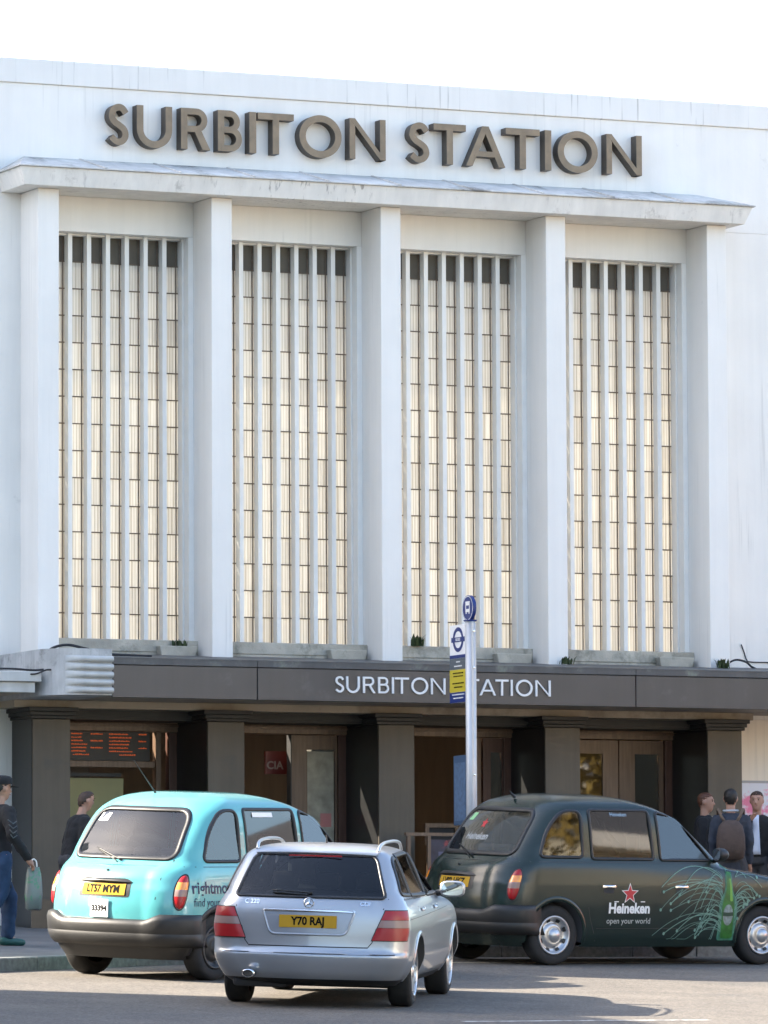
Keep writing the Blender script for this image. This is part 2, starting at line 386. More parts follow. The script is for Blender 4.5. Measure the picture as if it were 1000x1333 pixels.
lm.grid([[(x, y, zg(x, y)+.004) for x, y in lp], [(x-.02, y+.1, zg(x, y+.1)+.004) for x, y in lp]])
o = lm.build('road_marking', mat('worn_white_paint', (.6, .6, .58), rough=.8, var=.3, scale=9, grime=((.2, .19, .18), 7, .42, .6))); o['kind'] = 'structure'

# ---------------------------------------------------------------- station building
ST = root('station_building', (0.2, .5, 1.0), 'white art deco station front with tall fins between five piers', 'building')
PX = [-4.32+2.16*k for k in range(5)]; PW = .26
box('upper_wall', (-17.2, 6.8, .55, .9, 9.58, 10.868), PAINT, ST)
box('parapet', (-30, 6.8, .525, .92, 10.871, 11.16), PARA, ST, bevel=.012)
box('added_shadow_wall', (-17.5, -11.2, .53, .91, 11.163, 12.75), PAINT, ST)  # unseen height added to throw a deeper shadow onto the forecourt
box('wall', (-30, -17.2, .55, .9, 9.58, 10.868), PAINT, ST)
box('wall', (-30, PX[0]+.02, .553, .9, .8, 9.578), PAINT, ST)
box('wall', (PX[4]+PW-.02, 6.8, .553, .9, 3.64, 9.578), PAINT, ST)
o = box('lower_wall', (PX[4]+PW-.02, 6.8, .556, .9, .8, 3.637), CREAM, ST); o['label'] = 'cream painted wall under the canopy'
# hall behind: flat roof, long roof light added to backlight the panes, open towards the railway side
box('roof', (-17.0, 6.8, .93, 2.15, 10.4, 10.6), HALL, ST)
for ya, yb, t_ in ((2.152, 2.55, .42), (2.552, 2.95, .60), (2.952, 3.35, .78), (3.352, 5.2, .92), (5.202, 7.198, .92)):  # tints graded to dim the sun on the upper panes
    box('added_skylight', (-17.0, 6.8, ya, yb, 10.58, 10.59), glass_mat('sun_grading_glass_%d' % (t_*100), (t_, t_, t_), 1.45, .3), ST)
box('roof', (-17.0, 6.8, 7.2, 11.2, 10.4, 10.6), HALL, ST)
box('hall_wall', (-17.2, -17.0, .93, 11.2, .8, 10.397), HALL, ST); box('hall_wall', (6.6, 6.8, .93, 11.2, .8, 10.397), HALL, ST)
box('hall_floor', (-16.99, 6.59, .95, 11.2, .9, 1.16), HALLFLOOR, ST)
box('added_sun_baffle', (-16.99, 6.59, 1.6, 10.99, 3.80, 4.0), HALL, ST)  # unseen slab added to keep the roof-light sun out of the doorways
box('rear_wall', (-16.99, 6.59, 11.0, 11.2, 1.17, 10.39), HALL, ST)
for k in range(4):
    x0, x1 = PX[k]+PW, PX[k+1]
    box('lintel', (x0+.002, x1-.002, .55, .84, 9.17, 9.577), PAINT, ST)
for x in PX: box('pier', (x, x+PW, 0, .9, 4.15, 9.577), PAINT, ST, bevel=.008)
# cornice with mitred ends and lead-covered top
c = MB()
A = [(-4.56,-.2,9.58),(4.73,-.2,9.58),(4.73,.546,9.58),(-4.56,.546,9.58),(-4.625,-.26,9.785),(4.815,-.26,9.785),(4.815,.546,9.785),(-4.625,.546,9.785)]
c.hexa(A); cor = c.build('cornice', CORN, ST, bevel=.006)
c = MB(); xs_ = [-4.65, 4.84]
a = c.pts([(-4.65,-.285,9.787),(4.84,-.285,9.787),(4.84,.547,9.787),(-4.65,.547,9.787),(-4.65,-.285,9.80),(4.84,-.285,9.80),(4.84,.547,9.80),(-4.65,.547,9.80),(-4.28,.547,10.015),(4.47,.547,10.015)])
for q in ((0,3,2,1),(0,1,5,4),(1,2,6,5),(3,0,4,7),(4,5,9,8),(5,6,9),(7,4,8),(2,3,7,8,9,6)): c.face([a[k] for k in q])
c.build('lead_capping', LEAD, cor)
for i in range(9):
    x = -3.6+i*.93
    MB().hexa([(x,-.284,9.803),(x+.03,-.284,9.803),(x+.03,.54,10.014),(x,.54,10.014),(x,-.284,9.815),(x+.03,-.284,9.815),(x+.03,.54,10.024),(x,.54,10.024)]).build('lead_roll', LEAD, cor)

# windows: fins, reeded panes, glazing bars
ZT = 8.852; DZ = .3155; NR = 14
pane_me = MB().box(-.118, .118, -.004, .004, -.1572, .1572).mesh('pane', REED)
top_me = MB().box(-.118, .118, -.004, .004, -.158, .158).mesh('top_panel', TOPP)
fin_me = MB().box(-.026, .026, -.06, .06, -2.366, 2.366).mesh('fin', FIN)
stile_me = MB().box(-.005, .005, -.008, .008, -2.36, 2.36).mesh('glazing_stile', BAR)
bar_me = MB().box(-.93, .93, -.006, .006, -.0065, .0065).mesh('glazing_bar', BAR)
for k in range(4):
    x0, x1 = PX[k]+PW, PX[k+1]
    f = MB()
    f.box(x1-.062, x1-.001, .552, .70, 4.44, 9.168); f.box(x1-.078, x1-.001, .702, .86, 4.44, 9.168)
    f.box(x0+.001, x0+.03, .60, .86, 4.44, 9.168); f.box(x0+.032, x1-.08, .75, .86, 9.15, 9.168)
    win = f.build('window', FIN, ST)
    st = MB()
    for i in range(7):
        o = link('fin', fin_me, win); o.location = (x0+.183+.237*i, .78, 4.437+2.366)
    for i in range(8):
        o = link('glazing_stile', stile_me, win); o.location = (x0+.183-.046+.237*i, .842, 4.437+2.36)
    for c_ in range(8):
        xc = x0+.183-.1185+.237*c_
        for r_ in range(NR):
            z = ZT-DZ*r_-DZ/2
            if c_ < 2: st.box(xc-.108, xc+.108, .846, .854, z-.149, z+.149)
            else:
                o = link('pane', pane_me, win); o.location = (xc, .85, z); o.rotation_euler = (random.gauss(0, .004), 0, random.gauss(0, .004))
        if c_ > 0:
            o = link('top_panel', top_me, win); o.location = (xc, .85, 9.01)
    so_ = st.build('side_panes', REED, win); so_['kind'] = 'stuff'
    for r_ in range(NR+1):
        o = link('glazing_bar', bar_me, win); o.location = ((x0+x1)/2-.02, .838, ZT-DZ*r_)
    box('back_wall', (x0, x1, .87, .90, 8.86, 9.17), TOPP, win)
    sl_ = box('sill', (x0-.02+.021, x1-.001, .42, .9, 4.29, 4.432), SILL, ST, bevel=.01)
    b2 = MB(); b2.hexa([(x1-.50,.30,4.2),(x1-.10,.30,4.2),(x1-.10,.42,4.2),(x1-.50,.42,4.2),(x1-.54,.29,4.36),(x1-.06,.29,4.36),(x1-.06,.419,4.36),(x1-.54,.419,4.36)])
    b2.build('sill_block', SILL, ST, bevel=.01)
    box('sill_apron', (x0+.001, x1-.001, .43, .89, 4.02, 4.288), SILL, ST)

# canopy
CZ0, CZ1, CY = 3.667, 4.105, -1.2
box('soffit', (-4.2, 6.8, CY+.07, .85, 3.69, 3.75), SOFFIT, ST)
fl = MB(); fl.hexa([(-3.9,CY-.012,CZ1),(6.8,CY-.012,CZ1),(6.8,.42,CZ1),(-3.9,.42,CZ1),(-3.9,CY-.012,CZ1+.012),(6.8,CY-.012,CZ1+.012),(6.8,.42,4.26),(-3.9,.42,4.26)])
fl.build('canopy_roof', FLASH, ST)
for a_, b_ in ((-3.888, -2.109), (-2.109, 2.71), (2.71, 6.8)):
    p = box('fascia_panel', (a_+.006, b_-.006, CY, CY+.04, CZ0, 4.03), FASCIA, ST, bevel=.004)
    box('fascia_trim', (a_+.003, b_-.003, CY-.008, CY+.04, 4.04, CZ1-.001), FLASH, p)
box('fascia_backing', (-3.88, 6.8, CY+.042, CY+.07, CZ0+.03, CZ1-.01), BLACKP, ST)
# streamlined plaster end of the canopy
def endpath(off, n=14, start=-3.889):
    cx, cy, r = -4.22, CY+.42, .42+off
    pts_ = [(start, CY-off)]+[(cx+r*math.cos(R(a)), cy+r*math.sin(R(a))) for a in [270-i*90/n for i in range(n+1)]]
    return pts_+[(cx-r, .5)]
core = endpath(0)
b = MB(); b.grid([[(x, y, CZ0+.02) for x, y in core], [(x, y, 4.21) for x, y in core]]);
top = b.pts([(x, y, 4.21) for x, y in core]+[(-3.889, .5, 4.21)]); b.face(top)
bot = b.pts([(x, y, CZ0+.02) for x, y in core]+[(-3.889, .5, CZ0+.02)]); b.face(bot)
endp = b.build('canopy_end', STAINW, ST); endp['label'] = 'stained plaster end of the canopy'
for i in range(5):
    z = 3.705+i*.088; b = MB(); rows = []
    ps = [(-3.886, CY-.0)]+[(-3.886-.06*j, CY) for j in range(1, 6)]+[(-4.22+.42*math.cos(R(270-a*6)), CY+.42+.42*math.sin(R(270-a*6))) for a in range(0, 6)]
    ends = []
    for j in range(9):
        a = R(-90+180*j/8); off = .002+.055*math.cos(a); zz = z+.036+.036*math.sin(a)
        row = []
        for q, (x, y) in enumerate(ps):
            t = 1-max(0, (q-6))/5*.95
            dx, dy = (0, -1) if q < 6 else (math.cos(R(270-(q-6)*6)), math.sin(R(270-(q-6)*6)))
            row.append((x+dx*off*t, y+dy*off*t, zz))
        rows.append(row)
    idx = b.grid(rows); b.face([r[0] for r in idx])
    b.build('rib', RIBW, endp, smooth=False)
# lower canopy of the wing on the left
WG = root('side_canopy', (-6.5, 0, 1.0), 'low white tiled side canopy left of the dark fascia', 'canopy')
for i in range(7):
    x1 = -4.72-.62*i
    box('fascia_tile', (x1-.612, x1, -.95, -.9, 3.715, 3.83), RIBW, WG, bevel=.006)
box('canopy_roof', (-9.1, -4.66, -1.0, .54, 3.835, 3.95), RIBW, WG, bevel=.01)
box('canopy_slab', (-9.1, -4.70, -.89, .54, 3.73, 3.832), SOFFIT, WG)
# cables
def cable(name, pts_, r, lab):
    o = MB().tube(bez(pts_, 8), r, 6).build(name, CABLE, None, smooth=True); return tag(o, lab, 'cable')
cable('cable', [(-4.3,-.2,3.93),(-4.33,-.25,4.12),(-4.28,-.3,4.25),(-4.1,-.35,4.30),(-3.9,-.4,4.26),(-3.7,-.5,4.20),(-3.4,-.6,4.18),(-3.2,-.7,4.17)], .016, 'thick black cable looping over the ribbed plaster canopy end')
cable('cable', [(-5.4,-.8,3.975),(-5.0,-.85,3.985),(-4.7,-.9,3.97),(-4.5,-.95,3.99),(-4.35,-.9,3.93),(-4.33,-.9,3.82),(-4.36,-.95,3.75)], .012, 'thin black cable sagging along the white side canopy')
cable('cable', [(-4.9,-.9,3.93),(-4.75,-1.02,3.92),(-4.6,-1.03,3.97),(-4.45,-1.0,3.95),(-4.38,-.98,3.86)], .01, 'tangled short black wire end beside the plaster canopy end')
cable('cable', [(4.55,.1,4.25),(4.7,.1,4.33),(4.85,.1,4.31),(5.0,.2,4.25),(5.3,.4,4.22),(5.9,.5,4.20)], .013, 'black cable lying on the canopy at the foot of the rightmost pier')
cable('cable', [(5.02,.54,4.55),(5.06,.54,4.45),(5.09,.54,4.37),(5.15,.54,4.34),(5.5,.54,4.34)], .007, 'thin wire bent against the white wall at far right')

# ground-floor columns, entablature, doors
for k, x in enumerate(PX):
    xc = x+PW/2; zb = zg(xc, 0)+.1
    col_ = box('column', (xc-.23, xc+.23, -.1, .82, zb, 3.468), STONE, ST, bevel=.008)
    box('side_shade', (xc-.234, xc-.2301, -.07, .83, zb, 3.467), GRANITE_SHADE, col_)  # shade on the column's left face, painted as a black slab
    box('plinth', (xc-.26, xc+.26, -.13, .84, zb-.02, zb+.35), GRANITE_SHADE, col_)
    for j, (e, z0, z1) in enumerate(((.03, 3.47, 3.505), (.05, 3.507, 3.55), (.075, 3.552, 3.60))):
        box('capital', (xc-.23-e, xc+.23+e, -.1-e, .75, z0, z1), DARKTRIM, col_, bevel=.006)
for k in range(4):
    xa, xb = PX[k]+PW/2+.23, PX[k+1]+PW/2-.23
    e = box('beam', (xa+.005, xb-.005, .3, .82, 3.49, 3.60), DARKTRIM, ST)
    box('beam_moulding', (xa+.005, xb-.005, .26, .299, 3.52, 3.56), DARKTRIM, e)
    t = box('transom', (xa+.002, xb-.002, .80, .92, 3.385, 3.485), WOOD, ST, bevel=.006)
    box('transom_moulding', (xa+.002, xb-.002, .77, .799, 3.44, 3.46), WOOD, t)
    box('jamb', (xb-.10, xb-.001, .83, .95, 1.16, 3.383), REDWOOD, ST, bevel=.006)
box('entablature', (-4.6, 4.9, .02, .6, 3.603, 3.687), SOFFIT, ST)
def leaf(x0, x1, gx0, gx1, gz0, gz1, y=.86, m=WOOD, gm=GLASSD, z0=1.17, z1=3.375):
    b = MB(); b.box(x0, gx0, y, y+.05, z0, z1); b.box(gx1, x1, y, y+.05, z0, z1); b.box(gx0, gx1, y, y+.05, z0, gz0); b.box(gx0, gx1, y, y+.05, gz1, z1)
    d = b.build('door', m, ST, fix=False)
    box('glass', (gx0, gx1, y+.02, y+.026, gz0, gz1), gm, d)
    hb = MB(); hb.tube([(gx0-.05, y-.005, 2.05), (gx0-.05, y-.05, 2.05), (gx0-.05, y-.05, 2.35), (gx0-.05, y-.005, 2.35)], .012, 6); hb.build('handle', CHROME, d)
    return d
leaf(-.80, -.205, -.595, -.235, 1.9, 3.21)
box('door_post', (-.815, -.803, .83, .95, 1.17, 3.38), DARKTRIM, ST)
leaf(1.70, 2.03, 1.80, 1.95, 1.8, 3.21, m=REDWOOD)
box('door_post', (1.56, 1.66, .84, .95, 1.17, 3.38), WOOD, ST)
leaf(2.66, 3.50, 2.80, 3.295, 1.8, 3.215); leaf(3.515, 4.11, 3.725, 4.05, 1.8, 3.215)
box('door_post', (-2.52, -2.46, .84, .95, 1.17, 3.38), WOOD, ST)
box('door_post', (-2.33, -2.24, .84, .95, 1.17, 3.38), REDWOOD, ST)
box('rail', (-3.86, -2.53, .86, .93, 2.97, 3.04), WOOD, ST)
box('rail', (-3.86, -2.95, .86, .93, 2.86, 2.90), DARKTRIM, ST)
box('poster_panel', (-3.86, -2.92, .87, .90, 2.0, 2.84), mat('yellow_green_board', (.30, .28, .13), rough=.6, var=.12, scale=3), ST)
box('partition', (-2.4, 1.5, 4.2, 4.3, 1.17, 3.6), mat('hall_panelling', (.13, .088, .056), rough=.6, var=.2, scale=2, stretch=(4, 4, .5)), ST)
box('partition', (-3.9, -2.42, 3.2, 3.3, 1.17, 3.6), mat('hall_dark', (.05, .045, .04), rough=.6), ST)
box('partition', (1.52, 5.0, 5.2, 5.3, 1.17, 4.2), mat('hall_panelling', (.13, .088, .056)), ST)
box('ticket_counter', (-1.6, .6, 2.6, 2.9, 1.17, 2.45), REDWOOD, ST)
# note on the glazed door; pale sheet painted as the glass reflection
box('notice', (-.42, -.28, .869, .871, 2.30, 2.46), mat('pink_notice', (.55, .22, .20), rough=.7), ST)
box('notice', (-.585, -.245, .8725, .8745, 1.95, 3.19), mat('pale_reflection', (.42, .38, .29), rough=.7, var=.35, scale=7), ST)  # no real notice: pale sheet stands in for the door glass reflection

# departure board
DB = root('departure_board', (-3.2, .9, 3.0), 'black departure board with rows of orange lettering, behind the doorway', 'board')
box('case', (-3.86, -2.60, .84, .90, 3.045, 3.381), BLACKP, DB)
LED = mat('orange_led', (.3, .05, .01), emit=(1.0, .16, .03), estr=.065)
def led_row(x, w, z, h=.016):
    b = MB(); t = x
    while t < x+w:
        ww = min(random.choice((.007, .010, .013, .02)), x+w-t); hh = h*random.choice((.6, .8, 1, 1)); b.box(t, t+ww*.68, .836, .839, z, z+hh); t += ww
    o = b.build('led_text', LED, DB, fix=False); o['kind'] = 'stuff'
for i in range(6):
    z = 3.345-i*.04; led_row(-3.58, random.uniform(.12, .26), z)
    led_row(-2.98-.13, random.uniform(.22, .3), z)
    if i % 2 == 0: led_row(-3.34, .15, z); led_row(-2.74, .1, z)
led_row(-3.56, .2, 3.345-6*.04); led_row(-2.98, .2, 3.345-6*.04)

# hanging red sign inside, board and poster on the right
sg = root('hanging_sign', (-.93, 1.2, 2.9), 'small red hanging sign with pale letters inside the doorway', 'sign')
box('panel', (-.98, -.70, 1.2, 1.23, 2.93, 3.20), mat('red_sign', (.10, .008, .008), rough=.4), sg)
tv, tf = text2d('CIA', .13, .004)
b = MB(); i0 = b.pts([(x-.86, 1.197, y+3.03) for x, y in tv]); [b.face([i0[k] for k in f]) for f in tf]; b.build('lettering', mat('dull_white', (.25, .2, .18)), sg)
ps = root('wall_poster', (5.4, .55, 2.0), 'pink and blue poster in a thin frame on the cream wall', 'poster')
box('frame', (4.94, 6.2, .53, .553, 1.7, 2.90), mat('poster_frame', (.35, .36, .38), rough=.4), ps)
box('print', (4.97, 6.17, .526, .5295, 1.73, 2.87), mat('poster_print', (.72, .74, .82), rough=.5, grime=((.75, .20, .35), 2.2, .50, .56)), ps)

# ---------------------------------------------------------------- lettering
def glyph(b, ch, x0, x1, z0, h, t, yf, yb, ov=.012):
    w = x1-x0; k = [0]
    def fr(): k[0] += 1; return yf-.0012*k[0]
    def mp(P): return [(x0+t/2+(w-t)*x, z0+t/2+(h-t)*z) for x, z in P]
    if ch == 'I': b.prism([(x0, z0), (x1, z0), (x1, z0+h), (x0, z0+h)], yf, yb)
    elif ch == 'T':
        xc = (x0+x1)/2; b.prism([(x0, z0+h-t*.95), (x1, z0+h-t*.95), (x1, z0+h), (x0, z0+h)], yf, yb)
        b.prism([(xc-t/2, z0), (xc+t/2, z0), (xc+t/2, z0+h-t*.96), (xc-t/2, z0+h-t*.96)], yf, yb)
    elif ch == 'O':
        b.strip(ell((x0+x1)/2, z0+h/2, (w-t)/2, (h-t)/2+ov, 0, 360, 48)[:-1], t, yf, yb, True)
    elif ch == 'U':
        P = [(x0+t/2, z0+h)]+ell((x0+x1)/2, z0+t/2-ov+(w-t)/2*.98, (w-t)/2, (w-t)/2*.98, 180, 360, 24)+[(x1-t/2, z0+h)]
        b.strip(P, t, yf, yb)
    elif ch == 'S':
        P = bez(mp([(.95, .83), (.72, .975), (.42, 1.0), (.13, .90), (.06, .70), (.27, .555), (.55, .47), (.84, .35), (.92, .17), (.70, .02), (.36, 0), (.02, .13)]), 6)
        b.strip(P, t*.94, yf, yb)
    elif ch == 'N':
        b.prism([(x0, z0), (x0+t*.9, z0), (x0+t*.9, z0+h), (x0, z0+h)], fr(), yb)
        b.prism([(x1-t*.9, z0), (x1, z0), (x1, z0+h), (x1-t*.9, z0+h)], fr(), yb)
        b.prism([(x0, z0+h), (x0+t*.85, z0+h), (x1, z0), (x1-t*.85, z0)], fr(), yb)
    elif ch == 'A':
        xc = (x0+x1)/2
        b.prism([(x0, z0), (x0+t*1.05, z0), (xc+t*.5, z0+h), (xc-t*.5, z0+h)], fr(), yb)
        b.prism([(x1-t*1.05, z0), (x1, z0), (xc+t*.5, z0+h), (xc-t*.5, z0+h)], fr(), yb)
        b.prism([(x0+w*.2, z0+h*.24), (x1-w*.2, z0+h*.24), (x1-w*.26, z0+h*.24+t*.8), (x0+w*.26, z0+h*.24+t*.8)], fr(), yb)
    elif ch in 'RB':
        b.prism([(x0, z0), (x0+t, z0), (x0+t, z0+h), (x0, z0+h)], fr(), yb)
        zm = z0+h*(.50 if ch == 'R' else .53); tt = t*.9
        def bowl(za, zb, xr):
            r = (zb-za-tt)/2; zc = (za+zb)/2; xc = xr-tt/2-r*1.0
            return [(x0+t*.5, zb-tt/2)]+ell(xc, zc, r, r, 90, -90, 16)+[(x0+t*.5, za+tt/2)]
        b.strip(bowl(zm-tt*.5, z0+h, x1 if ch == 'B' and False else x1-w*(.10 if ch == 'R' else .08)), tt, fr(), yb)
        if ch == 'B': b.strip(bowl(z0, zm+tt*.5, x1), tt, fr(), yb)
        else: b.prism([(x0+w*.42, zm), (x0+w*.42+t*1.1, zm), (x1, z0), (x1-t*1.2, z0)], fr(), yb)
BIG = [('S',-3.292,-3.015),('U',-2.928,-2.484),('R',-2.372,-2.002),('B',-1.905,-1.60),('I',-1.503,-1.415),('T',-1.395,-.933),('O',-.862,-.318),('N',-.214,.254),('S',.551,.843),('T',.883,1.307),('A',1.307,1.825),('T',1.836,2.285),('I',2.355,2.44),('O',2.525,3.063),('N',3.179,3.655)]
SM = [('S',-1.147,-1.03),('U',-1.008,-.839),('R',-.798,-.644),('B',-.607,-.473),('I',-.433,-.409),('T',-.396,-.219),('O',-.188,.024),('N',.061,.243),('S',.355,.468),('T',.497,.674),('A',.682,.886),('T',.886,1.05),('I',1.081,1.104),('O',1.147,1.36),('N',1.398,1.592)]
LS = root('station_sign', (.2, .5, 10.19), 'large bronze capital letters reading SURBITON STATION high on the wall', 'sign')
for ch, a_, b_ in BIG:
    b = MB(); glyph(b, ch, a_, b_, 10.19, .485, .082, .405, .548); o_ = b.build('letter', [BRONZE, LSIDE_SHADE], LS); o_.data.polygons.foreach_set('material_index', [0 if p.normal.y < -.9 else 1 for p in o_.data.polygons])
LS = root('fascia_sign', (.2, -1.22, 3.77), 'slim white letters reading SURBITON STATION on the dark fascia', 'sign')
for ch, a_, b_ in SM:
    b = MB(); glyph(b, ch, a_, b_, 3.768, .187, .0245, -1.222, -1.2005, ov=.004); b.build('letter', WHITEI, LS)

# ---------------------------------------------------------------- neighbouring buildings (across the forecourt, seen in reflections)
def town_house(name, x0, x1, y0, y1, h, wallm, label, face, nx, ny, fw_=1.0, fh=1.5):
    """a plain rectangular building; face = which side carries windows ('+y', '-x' or '+x')"""
    zb = min(zg(x0, y0), zg(x1, y1), zg(x0, y1), zg(x1, y0))-.3; zt = zg((x0+x1)/2, (y0+y1)/2)+h
    e = root(name, ((x0+x1)/2, (y0+y1)/2, zb), label, 'building')
    box('wall', (x0, x1, y0, y1, zb, zt), wallm, e)
    box('eaves', (x0-.3, x1+.3, y0-.3, y1+.3, zt+.002, zt+.25), PAINT, e)
    rf = MB(); rf.hexa([(x0-.3, y0-.3, zt+.253), (x1+.3, y0-.3, zt+.253), (x1+.3, y1+.3, zt+.253), (x0-.3, y1+.3, zt+.253),
                        (x0+2.5, (y0+y1)/2-.1, zt+2.4), (x1-2.5, (y0+y1)/2-.1, zt+2.4), (x1-2.5, (y0+y1)/2+.1, zt+2.4), (x0+2.5, (y0+y1)/2+.1, zt+2.4)])
    rf.build('roof', mat('slate', (.09, .09, .10), rough=.8, var=.2), e)
    a0, a1 = (x0, x1) if face == '+y' else (y0, y1)
    for i in range(nx):
        for j in range(ny):
            u = a0+(a1-a0)*(i+.5)/nx; z = zb+1.6+(zt-zb-1.0)*j/ny
            def bx(n, du, d0, d1, za, zb_, m, par):
                if face == '+y': return box(n, (u-du, u+du, y1+d0, y1+d1, za, zb_), m, par)
                if face == '-x': return box(n, (x0-d1, x0-d0, u-du, u+du, za, zb_), m, par)
                return box(n, (x1+d0, x1+d1, u-du, u+du, za, zb_), m, par)
            wf = bx('window', fw_/2+.12, .0, .06, z-.12, z+fh+.12, PAINT, e)
            bx('pane', fw_/2, .061, .07, z, z+fh, mat('dark_pane', (.03, .03, .035), rough=.1), wf)
            bx('sill', fw_/2+.2, .0, .14, z-.22, z-.122, PAINT, wf)
    return e
CREAMB = mat('cream_stucco', (.74, .67, .50), rough=.85, var=.08, scale=2)
BRICK = mat('red_brick_far', (.36, .13, .055), rough=.9, var=.25, scale=6)
BROWN = mat('brown_brick_far', (.17, .12, .09), rough=.9, var=.25, scale=6)
WSTUC = mat('white_stucco', (.74, .69, .58), rough=.85, var=.06, scale=2)
town_house('town_house', 3, 8.5, -37, -27, 8.5, WSTUC, 'narrow white stucco house across the forecourt left of the autumn tree', '+y', 2, 2)
town_house('town_house', 9, 18.5, -37, -27, 8.8, WSTUC, 'white stucco house across the forecourt behind the autumn tree', '+y', 4, 2)
town_house('town_house', 19, 44, -37, -27, 9.15, CREAMB, 'tall cream house across the forecourt, mirrored in the dark green taxi window', '+y', 8, 2)
town_house('town_house', 34, 44, -22, -2, 6.6, BRICK, 'red brick house along the street to the right', '-x', 5, 2)
town_house('corner_building', -33, -20, -15.5, -5.7, 9.6, BROWN, 'brown brick corner building left of the forecourt', '+x', 3, 2)
town_house('corner_building', -50, -34, -50, -16, 15, BROWN, 'brown brick terrace down the street on the left', '+x', 8, 3)

# ---------------------------------------------------------------- vehicles
def interp(T, z):
    """T: list of (z, ...) rows; monotone cubic per column"""
    n = len(T)
    if z <= T[0][0]: return T[0][1:]
    if z >= T[-1][0]: return T[-1][1:]
    for i in range(n-1):
        if T[i][0] <= z <= T[i+1][0]: break
    h = T[i+1][0]-T[i][0]; t = (z-T[i][0])/h; out = []
    for c in range(1, len(T[0])):
        def sl(k): return (T[k+1][c]-T[k][c])/(T[k+1][0]-T[k][0])
        def tg(k):
            if k == 0: return sl(0)
            if k == n-1: return sl(n-2)
            a, b = sl(k-1), sl(k)
            return 0 if a*b <= 0 else 2*a*b/(a+b)
        m0, m1 = tg(i)*h, tg(i+1)*h; p0, p1 = T[i][c], T[i+1][c]
        out.append((2*t**3-3*t*t+1)*p0+(t**3-2*t*t+t)*m0+(-2*t**3+3*t*t)*p1+(t**3-t*t)*m1)
    return out
class Shell:
    """car body as stacked plan outlines; rows: z, x rear, x front, half width, rear corner radius, front corner radius, rear bow"""
    NS = 110
    def __init__(s, T): s.T = T; s.cache = {}
    def outline(s, z):
        if z in s.cache: return s.cache[z]
        xr, xf, w, cr, cf, bow = interp(s.T, z)
        L = xf-xr; cr = max(.01, min(cr, w*.97, L*.45)); cf = max(.01, min(cf, w*.97, L*.45)); P = []
        yc = w-cr
        for k in range(14): t = k/14; P.append((xr+bow*t*t, yc*t))
        for k in range(14): a = math.pi/2*k/14; P.append((xr+bow+cr-cr*math.cos(a), yc+cr*math.sin(a)))
        xa, xb = xr+bow+cr, xf-.06-cf
        for k in range(s.NS+1): P.append((xa+(xb-xa)*k/s.NS, w))
        yc = w-cf
        for k in range(1, 13): a = math.pi/2*k/12; P.append((xf-.06-cf+cf*math.sin(a), yc+cf*math.cos(a)))
        for k in range(1, 11): t = 1-k/10; P.append((xf-.06*t*t, yc*t))
        # barrel side
        xm, hl = (xa+xb)/2, max(.3, (xb-xa)/2)
        P = [(x, y-.035*min(1, w)*max(0, min(1, ((x-xm)/(hl+.5))**2)) if abs(y) > .01 else y) for x, y in P]
        s.cache[z] = P; return P
    def half(s, x, z):
        P = s.outline(round(z, 4))
        for a, b in zip(P, P[1:]):
            if a[0] <= x <= b[0]: return a[1]+(b[1]-a[1])*((x-a[0])/(b[0]-a[0]) if b[0] > a[0] else 0)
        return 0.0
    def rear(s, y, z):
        P = s.outline(round(z, 4)); y = abs(y)
        for a, b in zip(P[:45], P[1:46]):
            if a[1] <= y <= b[1]: return a[0]+(b[0]-a[0])*((y-a[1])/(b[1]-a[1]) if b[1] > a[1] else 0)
        return P[28][0]
    def arc(s, d, z, off=0):
        """point a distance d along the outline from the rear centre, with outward offset"""
        P = s.outline(round(z, 4)); acc = 0
        for a, b in zip(P, P[1:]):
            l = math.hypot(b[0]-a[0], b[1]-a[1])
            if acc+l >= d and l > 0:
                t = (d-acc)/l; nx, ny = -(b[1]-a[1])/l, (b[0]-a[0])/l
                return (a[0]+(b[0]-a[0])*t+nx*off, a[1]+(b[1]-a[1])*t+ny*off, z)
            acc += l
        return (*P[-1], z)
def inpoly(p, poly):
    x, y = p; r = False; j = len(poly)-1
    for i in range(len(poly)):
        xi, yi = poly[i]; xj, yj = poly[j]
        if (yi > y) != (yj > y) and x < (xj-xi)*(y-yi)/(yj-yi)+xi: r = not r
        j = i
    return r
def rpoly(P, r=.06, n=6):
    """round the corners of a polygon; P rows (x, z[, radius])"""
    out = []; N = len(P)
    for i in range(N):
        p = Vector(P[i][:2]); a = Vector(P[i-1][:2]); b = Vector(P[(i+1) % N][:2]); rr = P[i][2] if len(P[i]) > 2 else r
        da, db = (a-p), (b-p); la, lb = da.length, db.length; q = min(rr, la*.48, lb*.48)
        s_, e_ = p+da/la*q, p+db/lb*q
        for k in range(n+1):
            t = k/n; out.append(tuple((1-t)**2*s_+2*t*(1-t)*p+t*t*e_))
    return out
def offs(poly, d):
    n = len(poly); area = sum(poly[i-1][0]*poly[i][1]-poly[i][0]*poly[i-1][1] for i in range(n)); sg_ = 1 if area > 0 else -1
    out = []
    for i in range(n):
        a, b = poly[i-1], poly[(i+1) % n]; dx, dz = b[0]-a[0], b[1]-a[1]; l = math.hypot(dx, dz) or 1
        out.append((poly[i][0]+sg_*dz/l*d, poly[i][1]-sg_*dx/l*d))
    return out
def dense(poly, d=.045):
    out = []
    for i in range(len(poly)):
        a, b = poly[i], poly[(i+1) % len(poly)]; k = max(1, int(math.ceil(math.hypot(b[0]-a[0], b[1]-a[1])/d)))
        out += [(a[0]+(b[0]-a[0])*j/k, a[1]+(b[1]-a[1])*j/k) for j in range(k)]
    return out
